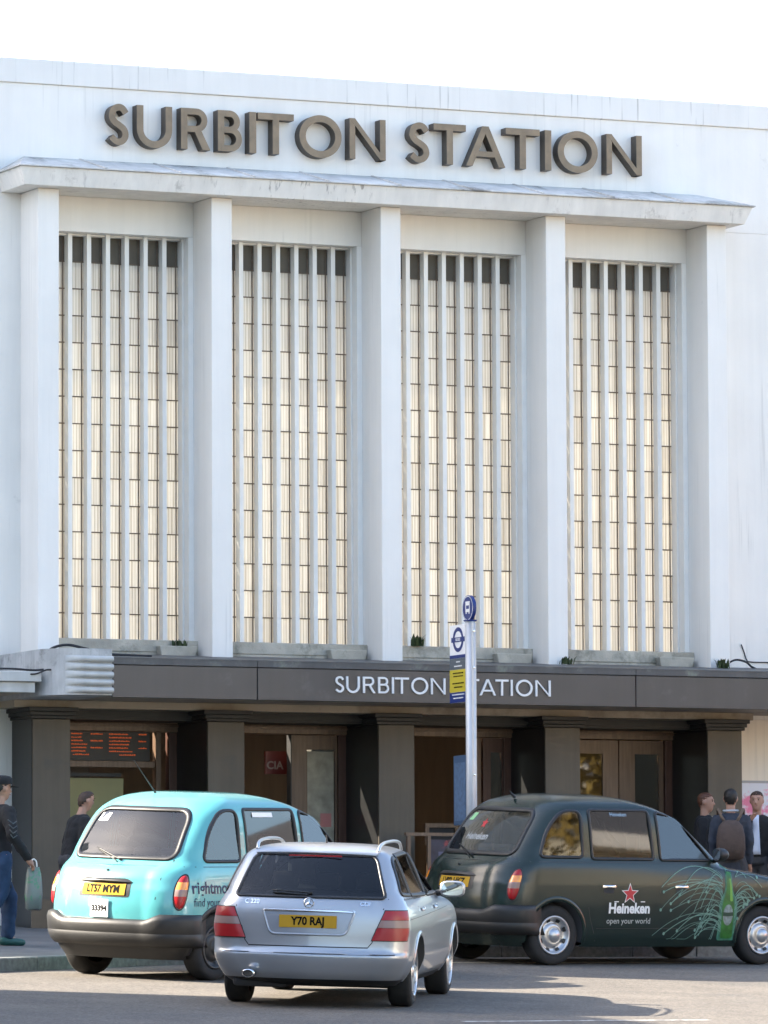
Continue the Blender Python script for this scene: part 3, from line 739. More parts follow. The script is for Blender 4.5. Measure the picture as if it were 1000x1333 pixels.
class Car:
    def __init__(s, name, label, cat, loc, heading, T, paint, wheels, arch_r, lower=None, zsplit=0, zstep=.02):
        s.sh = Shell(T); s.e = root(name, (0, 0, 0), label, cat, world=False); s.paint = paint
        x, y = loc; h = Vector((math.cos(R(heading)), math.sin(R(heading)), 0))
        sx = lambda u, v: zg(u, v)
        nrm = Vector((-(sx(x+1, y)-sx(x-1, y))/2, -(sx(x, y+1)-sx(x, y-1))/2, 1)).normalized()
        f = (h-nrm*h.dot(nrm)).normalized(); l = nrm.cross(f)
        mm = Matrix((f, l, nrm)).transposed().to_4x4(); mm.translation = Vector((x, y, zg(x, y)))
        s.e.matrix_world = mm
        s.side_holes = []; s.rear_holes = []; s.wheels = wheels; s.arch_r = arch_r; s.lower = lower; s.zsplit = zsplit; s.zstep = zstep
    def P(s, side, kind, a, z, off=0):
        """surface point; kind 'side' a = x; kind 'rear' a = y"""
        if kind == 'side': return (a, side*(s.sh.half(a, z)+off), z)
        P_ = s.sh.outline(round(z, 4)); y = abs(a); sg_ = 1 if a >= 0 else -1
        for p, q in zip(P_[:45], P_[1:46]):
            if p[1] <= y <= q[1] and q[1] > p[1]:
                t = (y-p[1])/(q[1]-p[1]); l = math.hypot(q[0]-p[0], q[1]-p[1])
                return (p[0]+(q[0]-p[0])*t-(q[1]-p[1])/l*off, sg_*(y+(q[0]-p[0])/l*off), z)
        return (P_[28][0], sg_*(y+off), z)
    def patch(s, name, poly, m, par=None, side=1, kind='side', off=.003, rings=7, bulge=0, flat=False):
        poly = dense(poly)
        cx = sum(p[0] for p in poly)/len(poly); cz = sum(p[1] for p in poly)/len(poly); b = MB(); prev = None
        c0 = b.pts([s.P(side, kind, cx, cz, off+bulge)])[0]
        for k in range(1, rings+1):
            t = k/rings
            r = b.pts([s.P(side, kind, cx+(x-cx)*t, cz+(z-cz)*t, off+bulge*(1-t*t)) for x, z in poly]); n = len(r)
            for i in range(n):
                if prev: b.face((prev[i], prev[(i+1) % n], r[(i+1) % n], r[i]))
                else: b.face((c0, r[(i+1) % n], r[i]))
            prev = r
        if flat:
            import numpy as np
            q = np.array([s.P(side, kind, x, z, off) for x, z in poly]); A_ = np.c_[q[:, 0], q[:, 2], np.ones(len(q))]; k_, *_r = np.linalg.lstsq(A_, q[:, 1], rcond=None)
            b.v = [(x, x*k_[0]+z*k_[1]+k_[2], z) for x, y, z in b.v]
        return b.build(name, m, par or s.e, smooth=True)
    def ring(s, name, poly, m, w0, w1, par=None, side=1, kind='side', off=.004, th=.012):
        poly = dense(poly)
        b = MB(); A, B = offs(poly, w0), offs(poly, w1); n = len(poly)
        rows = [[s.P(side, kind, x, z, -.01) for x, z in A], [s.P(side, kind, x, z, off+th*.5) for x, z in A],
                [s.P(side, kind, (p[0]+q[0])/2, (p[1]+q[1])/2, off+th) for p, q in zip(A, B)],
                [s.P(side, kind, x, z, off+th*.3) for x, z in B], [s.P(side, kind, x, z, -.012) for x, z in B]]
        b.grid(rows, closed=True)
        return b.build(name, m, par or s.e, smooth=True)
    def line(s, name, path, m, w=.007, par=None, side=1, kind='side', off=.0015):
        b = MB(); L = []; Q = []
        for i, p in enumerate(path):
            a, c = path[max(0, i-1)], path[min(len(path)-1, i+1)]; dx, dz = c[0]-a[0], c[1]-a[1]; l = math.hypot(dx, dz) or 1
            nx, nz = -dz/l*w/2, dx/l*w/2
            L.append(s.P(side, kind, p[0]+nx, p[1]+nz, off)); Q.append(s.P(side, kind, p[0]-nx, p[1]-nz, off))
        b.grid([L, Q]); return b.build(name, m, par or s.e)
    def window(s, poly, glassm, side=1, kind='side', seal=.02, hole=True, name='window', sealm=None):
        g = s.patch(name, poly, glassm, None, side, kind, off=.002, flat=(kind == 'side'))
        s.ring('window_seal', poly, sealm or SEAL, seal, -.012, g, side, kind)
        (s.side_holes if kind == 'side' else s.rear_holes).append((side, offs(poly, .004)))
        return g
    def text(s, name, body, a, z, size, m, side=-1, kind='side', bold=0, sx=1, off=.004, par=None, align='CENTER', shear=0):
        tv, tf = text2d(body, size, bold, sx, align, shear); b = MB(); sg_ = (1 if side < 0 else -1) if kind == 'side' else -1
        idx = b.pts([s.P(side, kind, a+sg_*x, z+y, off) for x, y in tv])
        for f in tf: b.face([idx[k] for k in f])
        return b.build(name, m, par or s.e)
    def body(s):
        zs = []; z = s.sh.T[0][0]; zt = s.sh.T[-1][0]
        while z < zt-.14: zs.append(z); z += s.zstep
        k = 0
        while z < zt: zs.append(z); z += max(.0015, (zt-z)*.16); k += 1
        zs.append(zt)
        up_, lo_ = MB(), MB()
        full = []
        for z in zs:
            P = s.sh.outline(round(z, 4)); full.append([(x, y, z) for x, y in P]+[(x, -y, z) for x, y in P[-2:0:-1]])
        n = len(full[0])
        def keep(c):
            x, y, z = c
            for wx in s.wheels:
                if abs(y) > .5 and math.hypot(x-wx[0], z-wx[1]) < s.arch_r: return False
            for sd, poly in s.side_holes:
                if y*sd > .3 and inpoly((x, z), poly): return False
            for sd, poly in s.rear_holes:
                if x < .3 and abs(y) < s.sh.half(x+.05, z)+.05 and inpoly((y, z), poly): return False
            return True
        for part, mb, lo, hi in (('body', up_, s.zsplit, 9), ('lower_body', lo_, -1, s.zsplit)):
            idx = {}
            def vid(i, k):
                if (i, k) not in idx: idx[(i, k)] = mb.pts([full[i][k]])[0]
                return idx[(i, k)]
            for i in range(len(zs)-1):
                zc = (zs[i]+zs[i+1])/2
                if not lo <= zc < hi: continue
                for k in range(n):
                    q = (full[i][k], full[i][(k+1) % n], full[i+1][(k+1) % n], full[i+1][k]); c = tuple(sum(v[j] for v in q)/4 for j in range(3))
                    if keep(c): mb.face((vid(i, k), vid(i, (k+1) % n), vid(i+1, (k+1) % n), vid(i+1, k)))
            if part == 'body': mb.face([vid(len(zs)-1, k) for k in range(n)])
            if mb.f: mb.build(part, s.paint if part == 'body' else s.lower, s.e, smooth=True)
        fl_ = MB(); P = s.sh.outline(round(zs[0], 4)); fl_.face(fl_.pts([(x, y*.97, zs[0]+.01) for x, y in P]+[(x, -y*.97, zs[0]+.01) for x, y in P[-2:0:-1]])); fl_.build('floor_pan', INTER, s.e)
    def arch(s, m, lipw=.03):
        for wx, wz in s.wheels:
            for sd in (1, -1):
                b = MB(); r = s.arch_r; A = [R(-12+204*k/30) for k in range(31)]
                pt = lambda rr, a: (wx+rr*math.cos(a), max(s.sh.T[0][0]+.01, wz+rr*math.sin(a)))
                rows = [[s.P(sd, 'side', *pt(r+lipw, a), .002) for a in A], [s.P(sd, 'side', *pt(r+lipw*.4, a), .014) for a in A], [s.P(sd, 'side', *pt(r-.02, a), .008) for a in A],
                        [(pt(r-.025, a)[0], sd*.45, pt(r-.025, a)[1]) for a in A]]
                idx = b.grid(rows); b.face(idx[-1])
                b.m = [0 if i < 60 else 1 for i in range(len(b.f))]
                b.build('wheel_arch', [m, INTER], s.e, smooth=True)

def tyre_profile(r, w, rim): return [(rim, -w*.42), (rim+.02, -w*.5), (r-.035, -w*.5), (r-.008, -w*.42), (r, -w*.3), (r, w*.3), (r-.008, w*.42), (r-.035, w*.5), (rim+.02, w*.5), (rim, w*.42)]
def wheel(car, x, y, z, r, w, rim, kind):
    hubm = STEELW if kind == 'steel' else mat('shaded_hub', (.03, .03, .03), rough=.5)  # dark version has the shade under the taxi body painted in
    sd = 1 if y > 0 else -1
    t = MB().lathe([(a, b) for a, b in tyre_profile(r, w, rim)], 40, (x, y, z)).build('wheel', RUBBER, car.e, smooth=True)
    q = lambda prof: [(a, sd*b) for a, b in prof]
    h = w*.5
    if kind in ('steel', 'dark'):
        b = MB().lathe(q([(rim, h*.7), (rim+.008, h+.004), (rim-.012, h+.008), (rim-.02, h-.012), (rim*.72, h-.055), (rim*.62, h-.04), (rim*.45, h+.004), (rim*.42, h-.008), (rim*.34, h+.012), (rim*.28, h+.03), (.001, h+.034)]), 40, (x, y, z))
        b.build('hub_cap', hubm, t, smooth=True)
        for k in range(8):
            a = 2*math.pi*(k+.5)/8; b = MB(); rr = rim*.80; cx, cz = x+rr*math.cos(a), z+rr*math.sin(a); ca, sa = math.cos(a), math.sin(a)
            pts_ = [(cx+ca*u-sa*v, y+sd*(h-.022-(.012 if u < 0 else -.004)), cz+sa*u+ca*v) for u, v in [(-.018, -.022), (.016, -.03), (.016, .03), (-.018, .022)]]
            b.face(b.pts(pts_)); b.build('vent_slot', BLACKP, t)
    else:
        MB().lathe(q([(rim, h*.5), (rim+.006, h+.002), (rim-.01, h+.006), (rim-.018, h-.01), (rim-.022, h-.09)]), 40, (x, y, z)).build('rim', ALLOY, t, smooth=True)
        MB().lathe(q([(rim-.025, h-.085), (.07, h-.08), (.001, h-.08)]), 24, (x, y, z)).build('brake_disc', INTER, t, smooth=True)
        MB().lathe(q([(.075, h-.05), (.07, h-.018), (.03, h-.006), (.001, h-.004)]), 20, (x, y, z)).build('hub_cap', ALLOY, t, smooth=True)
        for k in range(10):
            a = 2*math.pi*(k+.25)/10; b = MB(); ca, sa = math.cos(a), math.sin(a)
            pp = lambda u, v, d: (x+ca*u-sa*v, y+sd*(h+d), z+sa*u+ca*v)
            b.hexa([pp(.05, -.017, -.06), pp(rim-.012, -.013, -.06), pp(rim-.012, .013, -.06), pp(.05, .017, -.06), pp(.05, -.015, -.015), pp(rim-.012, -.010, -.004), pp(rim-.012, .010, -.004), pp(.05, .015, -.015)])
            b.build('spoke', ALLOY, t)
def lens(car, name, dc, hw, z0, z1, zones, side, bulge=.03, off=.006):
    """vertical oval tail lamp on the rear corner; dc = distance along the outline"""
    zc, hz = (z0+z1)/2, (z1-z0)/2
    base = None
    for (a, b_, m) in zones:
        b = MB(); rows = []
        for i in range(9):
            z = z0+(z1-z0)*(a+(b_-a)*i/8); e = math.sqrt(max(.0, 1-abs((z-zc)/hz)**2.5)); row = []
            for k in range(9):
                u = -1+2*k/8; p = car.sh.arc(dc+u*hw*e, z, off+bulge*(1-u*u)*e); row.append((p[0], side*p[1], p[2]))
            rows.append(row)
        b.grid(rows)
        o = b.build(name if base is None else 'lens', m, car.e if base is None else base, smooth=True)
        if base is None: base = o
    b = MB(); r1 = []; r2 = []
    for k in range(40):
        t = 2*math.pi*k/40; u = math.copysign(abs(math.cos(t))**.9, math.cos(t)); v = math.copysign(abs(math.sin(t))**.85, math.sin(t))
        p = car.sh.arc(dc+u*hw, zc+v*hz, .004); r1.append((p[0], side*p[1], p[2])); p = car.sh.arc(dc+u*(hw+.014), zc+v*(hz+.014), .003); r2.append((p[0], side*p[1], p[2]))
    b.grid([r1, r2], closed=True); b.build('lamp_seal', SEAL, base)
    return base
def plate(car, body, z, w=.52, h=.111, tilt=0, x=None, size=.1):
    xr = x if x is not None else car.sh.rear(0, z)-.012
    p = box('number_plate', (xr-.006, xr, -w/2, w/2, z-h/2, z+h/2), YPLATE, car.e)
    tv, tf = text2d(body, size, .0035, .88); b = MB(); i0 = b.pts([(xr-.008, -u, z+v) for u, v in tv])
    for f in tf: b.face([i0[k] for k in f])
    b.build('plate_text', BLACKI, p); return p
def wiper(car, y0, z0, y1, z1, off=.03):
    b = MB(); n = 8
    pts_ = [car.P(1, 'rear', y0+(y1-y0)*k/n, z0+(z1-z0)*k/n, off) for k in range(n+1)]
    b.tube(pts_, [.014]+[.008]*(n-1)+[.005], 6)
    n2 = 8; dy, dz = (y1-y0)*.62, (z1-z0)*.62
    c = [car.P(1, 'rear', y0+dy*.15+(y1-y0)*.85*k/n2, z0-.02+(z1-z0)*k/n2, off*.5) for k in range(n2+1)]
    b.tube(c, .006, 5)
    return b.build('wiper', BLACKP, car.e, smooth=True)

TAXI = [  # z, xr, xf, w, cr, cf, bow
    (.20, -.60, 3.40, .80, .34, .40, .05), (.32, -.70, 3.60, .845, .36, .42, .06), (.50, -.765, 3.68, .868, .38, .45, .07),
    (.70, -.785, 3.69, .882, .40, .45, .08), (.86, -.765, 3.66, .885, .41, .45, .08), (.94, -.74, 3.45, .878, .41, .5, .08), (1.01, -.715, 3.05, .868, .40, .5, .08),
    (1.07, -.665, 2.62, .856, .38, .45, .07), (1.115, -.59, 2.44, .842, .34, .26, .06), (1.16, -.515, 2.35, .828, .31, .17, .055),
    (1.30, -.405, 2.18, .812, .28, .16, .05), (1.45, -.295, 1.99, .795, .27, .16, .05), (1.58, -.195, 1.81, .774, .27, .18, .05), (1.66, -.125, 1.68, .750, .29, .22, .05),
    (1.72, -.055, 1.56, .708, .33, .28, .04), (1.77, .03, 1.42, .632, .34, .34, .03), (1.805, .14, 1.26, .53, .34, .34, .02), (1.827, .27, 1.08, .37, .25, .25, .01), (1.834, .42, .92, .19, .15, .15, 0)]
Q_WIN = rpoly([(-.20, 1.17, .06), (.36, 1.17, .05), (.36, 1.66, .08), (.12, 1.66, .18), (-.09, 1.45, .25)])
R_WIN = rpoly([(.50, 1.155, .03), (1.33, 1.155, .03), (1.29, 1.672, .04), (.48, 1.672, .04)])
F_WIN = rpoly([(1.44, 1.15, .03), (2.13, 1.15, .05), (1.92, 1.38, .2), (1.70, 1.61, .12), (1.40, 1.662, .05)])
def taxi(name, label, loc, heading, paint, lower, zsplit, platetxt, glassm, rearglass, hubs='steel'):
    c = Car(name, label, 'taxi', loc, heading, TAXI, paint, [(0, .325), (2.886, .325)], .385, lower, zsplit)
    for sd in (1, -1):
        for w_ in (Q_WIN, R_WIN, F_WIN): c.window(w_, glassm, sd)
        c.line('door_gap', [(.425, 1.70), (.43, 1.2), (.43, .62), (.46, .5), (.52, .36), (.56, .26)], SEAL, .008, side=sd)
        c.line('door_gap', [(1.37, 1.71), (1.39, 1.2), (1.40, .8), (1.40, .26)], SEAL, .008, side=sd)
        c.line('door_gap', [(2.30, 1.12), (2.34, .9), (2.36, .6), (2.36, .26)], SEAL, .008, side=sd)
        c.line('waist_moulding', [(-.62+.1*k, 1.112) for k in range(29)], SEAL, .006, side=sd)
        c.line('sill_crease', [(.55+.1*k, .40) for k in range(18)], SEAL, .006, side=sd)
        for hx in (.62, 1.62):
            h_ = c.patch('door_handle', rpoly([(hx-.02, .835), (hx+.16, .835), (hx+.16, .868), (hx-.02, .868)], .012), CHROME, side=sd, off=.012, bulge=.01)
            c.patch('handle_recess', rpoly([(hx, .78), (hx+.14, .78), (hx+.14, .834), (hx, .834)], .03), INTER, h_, side=sd, off=.0025)
    rw = rpoly([(-.61, 1.20, .09), (.61, 1.20, .09), (.55, 1.65, .13), (-.55, 1.65, .13)])
    c.window(rw, rearglass, 1, 'rear', seal=.035)
    ws = MB(); g = []
    c.body(); c.arch(paint if lower is None else lower, .035)
    for wx in (0, 2.886):
        for y in (.735, -.735): wheel(c, wx, y, .325, .325, .19, .205, hubs)
    # windscreen (outside surface, dark)
    b = MB(); rows = []
    for z in [1.16+.06*k for k in range(9)]:
        P_ = c.sh.outline(round(z, 4)); xs2 = [p for p in P_[-16:]]
        rows.append([(x+.004, y*.93, z) for x, y in xs2]+[(x+.004, -y*.93, z) for x, y in xs2[-2::-1]])
    b.grid(rows); b.build('windscreen', glassm, c.e, smooth=True)
    # rear bumper
    b = MB(); rows = []
    ds = [k*.05 for k in range(25)]
    for off, z in ((-.01, .33), (.035, .325), (.062, .37), (.072, .45), (.066, .455), (.068, .46), (.07, .53), (.055, .575), (.02, .59), (-.01, .592)):
        row = []
        for d in ds:
            lift = .055*max(0, min(1, (d-.52)/.12)) if z > .5 else 0
            p = c.sh.arc(d, z+lift, off*max(0, min(1, (1.16-d)/.2))-(.012 if d > 1.14 else 0)); row.append(p)
        rows.append([(x, -y, z) for x, y, z in row[::-1]]+row[1:])
    b.grid(rows); bp = b.build('bumper', BLACKP, c.e, smooth=True)
    # tail lamps
    for sd in (1, -1): lens(c, 'tail_lamp', .84, .062, .70, 1.03, [(0, .38, REDL), (.38, .58, CLRL), (.58, .80, AMBL), (.80, 1, REDL)], sd)
    # boot lid gap, number plate recess, handle trim
    c.line('boot_gap', [(-.62, 1.17), (-.60, 1.0), (-.585, .8), (-.57, .60)], SEAL, .008, kind='rear')
    c.line('boot_gap', [(.62, 1.17), (.60, 1.0), (.585, .8), (.57, .60)], SEAL, .008, kind='rear')
    c.line('boot_gap', [(-.62+.062*k, 1.172) for k in range(21)], SEAL, .01, kind='rear')
    rc = c.patch('plate_recess', rpoly([(-.31, .80), (.31, .80), (.31, .965), (-.31, .965)], .03), SEAL, kind='rear', off=.002)
    c.patch('boot_handle', rpoly([(-.33, .945, .02), (.33, .945, .02), (.26, .985, .05), (-.26, .985, .05)]), lower or BLACKP, kind='rear', off=.006, bulge=.035)
    b = MB(); b.lathe([(.001, -.012), (.012, -.012), (.014, 0)], 12, (0, 0, 0)); lk = b.build('boot_lock', SEAL, c.e); lk.matrix_local = Matrix.Translation((c.sh.rear(0, 1.06)-.002, 0, 1.06)) @ Matrix.Rotation(-math.pi/2, 4, 'Z')
    np_ = c.patch('number_plate', rpoly([(-.26, .82), (.26, .82), (.26, .931), (-.26, .931)], .006), YPLATE, kind='rear', off=.008)
    c.text('plate_text', platetxt, 0, .876, .1, BLACKI, kind='rear', bold=.0035, sx=.88, off=.011, par=np_)
    wiper(c, -.05, 1.16, .33, 1.27)
    # interior
    for y in (-.33, 0, .33):
        st_ = MB().box(-.12, .0, y-.15, y+.15, .75, 1.28); o_ = st_.build('seat', SEATM, c.e, bevel=.04)
    box('rear_bench', (-.1, .42, -.62, .62, .45, .72), SEATM, c.e, bevel=.04)
    box('partition', (1.33, 1.37, -.66, .66, .5, 1.15), INTER, c.e)
    o_ = box('driver_seat', (1.42, 1.56, -.52, -.1, .5, 1.2), SEATM, c.e, bevel=.05); box('headrest', (1.42, 1.5, -.41, -.21, 1.22, 1.42), SEATM, o_, bevel=.04)
    box('dashboard', (2.05, 2.3, -.7, .7, .8, 1.1), INTER, c.e, bevel=.05)
    sw = MB(); sw.tube([(1.95+.08*math.cos(a), -.32+.19*math.sin(a), 1.05+.15*math.cos(a)) for a in [2*math.pi*k/24 for k in range(25)]], .014, 6); sw.build('steering_wheel', INTER, c.e)
    # mirrors
    for sd in (1, -1):
        x, y = 2.22, sd*(c.sh.half(2.1, 1.15)+.10)
        b = MB(); rows = []
        for k, (dx, s_) in enumerate(((-.07, .0), (-.075, .92), (-.05, 1.0), (.02, .92), (.06, .6), (.075, 0))):
            rows.append([(x+dx, y+.085*s_*math.cos(a), 1.21+.075*s_*math.sin(a)) for a in [2*math.pi*j/20 for j in range(20)]])
        b.grid(rows, closed=True); mi = b.build('door_mirror', BLACKP, c.e, smooth=True)
        MB().lathe([(.001, 0), (.068, 0)], 20).build('mirror_glass', CHROME, mi)
        mi.children[0].matrix_local = Matrix.Translation((x-.077, y, 1.21)) @ Matrix.Rotation(math.pi/2, 4, 'Z')
        MB().tube([(x, y-sd*.05, 1.17), (x, y-sd*.14, 1.13)], .025, 8).build('mirror_arm', BLACKP, mi)
        c.patch('indicator', rpoly([(3.05, .80), (3.16, .80), (3.16, .85), (3.05, .85)], .02), AMBL, side=sd, off=.006, bulge=.01)
    # roof sign lamp and gutter
    if lower is None: MB().tube([(.05, 0, 1.79), (.0, 0, 1.83), (-.02, 0, 1.86)], [.02, .012, .006], 8).build('aerial_base', SEAL, c.e)
    return c

TEAL = mat('teal_paint', (.085, .34, .35), rough=.32, coat=1.0, var=.03)
DGREEN = mat('dark_green_paint', (.013, .024, .021), rough=.22, coat=0.0, var=.1, scale=3)
GL_SIDE = glass_mat('side_glass', (.20, .24, .26), 1.5, 2.1)
GL_REAR = glass_mat('rear_glass', (.55, .58, .60), 1.5, 1.5)
GL_DARK = glass_mat('privacy_glass', (.45, .46, .47), 1.5, 1.2)

ta = taxi('teal_taxi', 'turquoise taxi with black lower body at the kerb, left of the silver car', (-6.673, -9.099), 30, TEAL, BLACKP, .565, 'LT57 MYM', GL_SIDE, GL_REAR, 'dark')
ta.text('lettering', 'rightmove', -.42, .905, .165, mat('navy_ink', (.01, .02, .06), rough=.5), bold=.003, align='LEFT')
ta.text('lettering', 'find your happy', -.40, .765, .12, mat('navy_ink', (.01, .02, .06)), align='LEFT', sx=.9)
p_ = box('licence_plate', (ta.sh.rear(0, .66)-.012, ta.sh.rear(0, .66)-.002, -.10, .12, .60, .775), WHITEI, ta.e, bevel=.004)
tv, tf = text2d('33394', .075, .004); b = MB(); i0 = b.pts([(ta.sh.rear(0, .66)-.0135, -u+.01, .685+v) for u, v in tv]); [b.face([i0[k] for k in f]) for f in tf]; b.build('plate_text', BLACKI, p_)
MB().tube([(.20, .12, 1.80), (.18, .12, 1.83), (-.10, .17, 2.13)], [.02, .008, .003], 6).build('aerial', SEAL, ta.e)
ta.patch('window_sticker', rpoly([(.40, 1.53), (.53, 1.53), (.51, 1.61), (.39, 1.61)], .01), WHITEI, kind='rear', off=.002)
ta.patch('window_sticker', rpoly([(.62, 1.60), (.95, 1.60), (.95, 1.645), (.62, 1.645)], .005), WHITEI, side=-1, off=.002)

tb = taxi('dark_green_taxi', 'dark green taxi with beer bottle artwork, right of the silver car', (-.802, -5.017), 11.5, DGREEN, None, 0, 'LV02 HKZ', GL_SIDE, glass_mat('rear_glass_dark', (.35, .38, .38), 1.5, 2.2))
# door lettering and star
tb.text('lettering', 'Heineken', .98, .615, .155, WHITEI, bold=.006, sx=.95)
tb.text('lettering', 'open your world', .98, .48, .088, mat('grey_ink', (.45, .47, .45), rough=.5))
star = [(.98+.10*(1 if k % 2 == 0 else .42)*math.sin(math.pi*k/5), .775+.10*(1 if k % 2 == 0 else .42)*math.cos(math.pi*k/5)) for k in range(10)]
star2 = [(.98+(x-.98)*1.22, .775+(z-.775)*1.22) for x, z in star]
tb.patch('star_outline', star2, WHITEI, side=-1, off=.003, rings=2); tb.patch('star_emblem', star, mat('red_ink', (.45, .02, .03), rough=.5), side=-1, off=.005, rings=2)
for x in (.80, 1.16): tb.line('star_dash', [(x-.03, .69), (x+.03, .69)], WHITEI, .01, side=-1, off=.004)
tb.text('window_lettering', 'Heineken', .12, 1.36, .105, mat('faded_ink', (.3, .32, .32), rough=.6), kind='rear', bold=.003, off=.004)
tb.patch('window_star', [(.12+.06*(1 if k % 2 == 0 else .42)*math.sin(math.pi*k/5), 1.50+.06*(1 if k % 2 == 0 else .42)*math.cos(math.pi*k/5)) for k in range(10)], mat('red_ink', (.45, .02, .03)), kind='rear', off=.004, rings=2)
tb.patch('window_sticker', rpoly([(.40, 1.53), (.50, 1.53), (.47, 1.61), (.38, 1.61)], .01), mat('green_sticker', (.25, .5, .25), rough=.5), kind='rear', off=.004)
tb.text('window_lettering', 'Heineken', .88, 1.63, .06, mat('pale_blue_ink', (.35, .5, .65), rough=.5), off=.004)
# bottle artwork
BX = 2.36
GB1 = mat('bottle_green', (.022, .15, .022), rough=.4, var=.5, scale=14); GB2 = mat('spray_pale', (.15, .29, .235), rough=.5); GB3 = mat('bottle_light', (.14, .36, .06), rough=.4)
bo = [(-.085, .29), (.085, .29), (.085, .66), (.072, .72), (.037, .80), (.03, .95), (.03, 1.085), (-.03, 1.085), (-.03, .95), (-.037, .80), (-.072, .72), (-.085, .66)]
tb.patch('bottle_halo', rpoly([(BX+x*1.5, .28+(z-.30)*1.06) for x, z in bo], .04), mat('halo_green', (.045, .19, .13), rough=.5, var=.5, scale=18), side=-1, off=.003, rings=6)
bt = tb.patch('bottle_print', rpoly([(BX+x, z) for x, z in bo], .04), GB1, side=-1, off=.005, rings=6)
tb.patch('bottle_label', ell(BX, .55, .07, .115, 0, 360, 28)[:-1], mat('label_grey', (.22, .27, .26), rough=.5, var=.5, scale=26), bt, side=-1, off=.007, rings=3)
tb.line('label_band', [(BX-.07, .56), (BX, .555), (BX+.07, .56)], mat('band_dark', (.02, .05, .03)), .04, bt, side=-1, off=.009)
tb.patch('bottle_shine', rpoly([(BX+.02, .70), (BX+.06, .70), (BX+.025, .95), (BX+.005, .95)], .02), GB3, bt, side=-1, off=.007, rings=3)
random.seed(3)
for k in range(70):
    sdx = -1 if k % 5 < 3 else 1; z0 = random.uniform(.36, .98); L_ = random.uniform(.12, .42) if k % 2 else random.uniform(.2, .95 if sdx < 0 else .42); hgt = random.uniform(.04, .16)
    drop = random.uniform(.0, .22); path = []
    for i in range(15):
        t = i/14; path.append((BX+sdx*(.09+L_*t), max(.285, z0+hgt*4*t*(1-t)-drop*t*t)))
    if any(math.hypot(x-2.886, z-.325) < .43 for x, z in path): path = [p for p in path if math.hypot(p[0]-2.886, p[1]-.325) > .43]
    if len(path) > 3:
        sp = tb.line('spray_jet', path, GB2, random.choice((.0035, .005, .008)), side=-1, off=.004+.0001*k)
        x, z = path[-1]
        if k % 3 == 0: tb.patch('spray_drop', ell(x, z, .016, .018, 0, 360, 10)[:-1], GB2, sp, side=-1, off=.0045+.0001*k, rings=1)

# silver estate car
EST = [
    (.20, -.80, 3.42, .74, .26, .40, .09), (.25, -.93, 3.50, .80, .27, .42, .09), (.34, -1.00, 3.54, .858, .27, .45, .09), (.47, -1.035, 3.56, .902, .26, .45, .085), (.485, -1.035, 3.56, .903, .26, .45, .085), (.50, -1.018, 3.56, .903, .26, .45, .085),
    (.55, -.995, 3.55, .905, .25, .45, .08), (.70, -.98, 3.52, .905, .24, .5, .075), (.82, -.965, 3.40, .893, .24, .5, .07), (.90, -.95, 3.05, .874, .25, .5, .07), (.955, -.93, 2.55, .848, .26, .5, .065),
    (.995, -.905, 2.20, .822, .25, .40, .06), (1.02, -.88, 2.12, .808, .24, .36, .06), (1.12, -.80, 1.88, .768, .20, .3, .06), (1.25, -.68, 1.56, .716, .18, .3, .06), (1.34, -.585, 1.32, .672, .17, .3, .055),
    (1.385, -.53, 1.17, .632, .17, .3, .05), (1.415, -.475, 1.04, .575, .18, .3, .045), (1.44, -.35, .86, .48, .2, .3, .04), (1.453, -.15, .66, .34, .2, .25, .02), (1.459, .1, .45, .14, .1, .1, 0)]
SILV = mat('silver_paint', (.36, .38, .41), rough=.3, metal=.55, coat=.6)
cs = Car('silver_estate_car', 'silver estate car with roof rails, seen from behind between the taxis', 'car', (-7.035, -14.145), 58.5, EST, SILV, [(0, .315), (2.76, .315)], .352, BLACKP, .262)
SW1 = rpoly([(-.62, 1.035, .05), (-.16, 1.02, .02), (-.22, 1.345, .04), (-.42, 1.33, .12)])
SW2 = rpoly([(-.09, 1.018, .03), (.86, 1.005, .03), (.78, 1.375, .03), (-.14, 1.36, .04)])
SW3 = rpoly([(.93, 1.003, .03), (1.86, 1.0, .05), (1.30, 1.32, .15), (.86, 1.376, .04)])
for sd in (1, -1):
    for w_ in (SW1, SW2, SW3): cs.window(w_, GL_DARK if w_ is not SW3 else GL_SIDE, sd, seal=.022)
    cs.line('window_trim', [(-.60+.1*k, .985) for k in range(25)], CHROME, .014, side=sd, off=.006)
    cs.line('door_gap', [(.0, .98), (.05, .9), (.38, .62), (.42, .45), (.42, .3)], SEAL, .007, side=sd)
    cs.line('door_gap', [(.90, .98), (.93, .7), (.93, .3)], SEAL, .007, side=sd); cs.line('door_gap', [(1.95, .95), (2.02, .7), (2.02, .3)], SEAL, .007, side=sd)
    cs.line('shoulder_crease', [(-.7+.1*k, .80+.01*k*.2) for k in range(30)], SEAL, .005, side=sd)
    for hx in (.20, 1.12): cs.patch('door_handle', rpoly([(hx, .865), (hx+.2, .865), (hx+.2, .895), (hx, .895)], .014), SILV, side=sd, off=.012, bulge=.02)
rg = rpoly([(-.675, .995, .04), (.675, .995, .04), (.545, 1.365, .07), (-.545, 1.365, .07)])
cs.window(rg, GL_DARK, 1, 'rear', seal=.012)
cs.body(); cs.arch(SILV, .025)
for wx in (0, 2.76):
    for y in (.745, -.745): wheel(cs, wx, y, .315, .315, .215, .222, 'alloy')
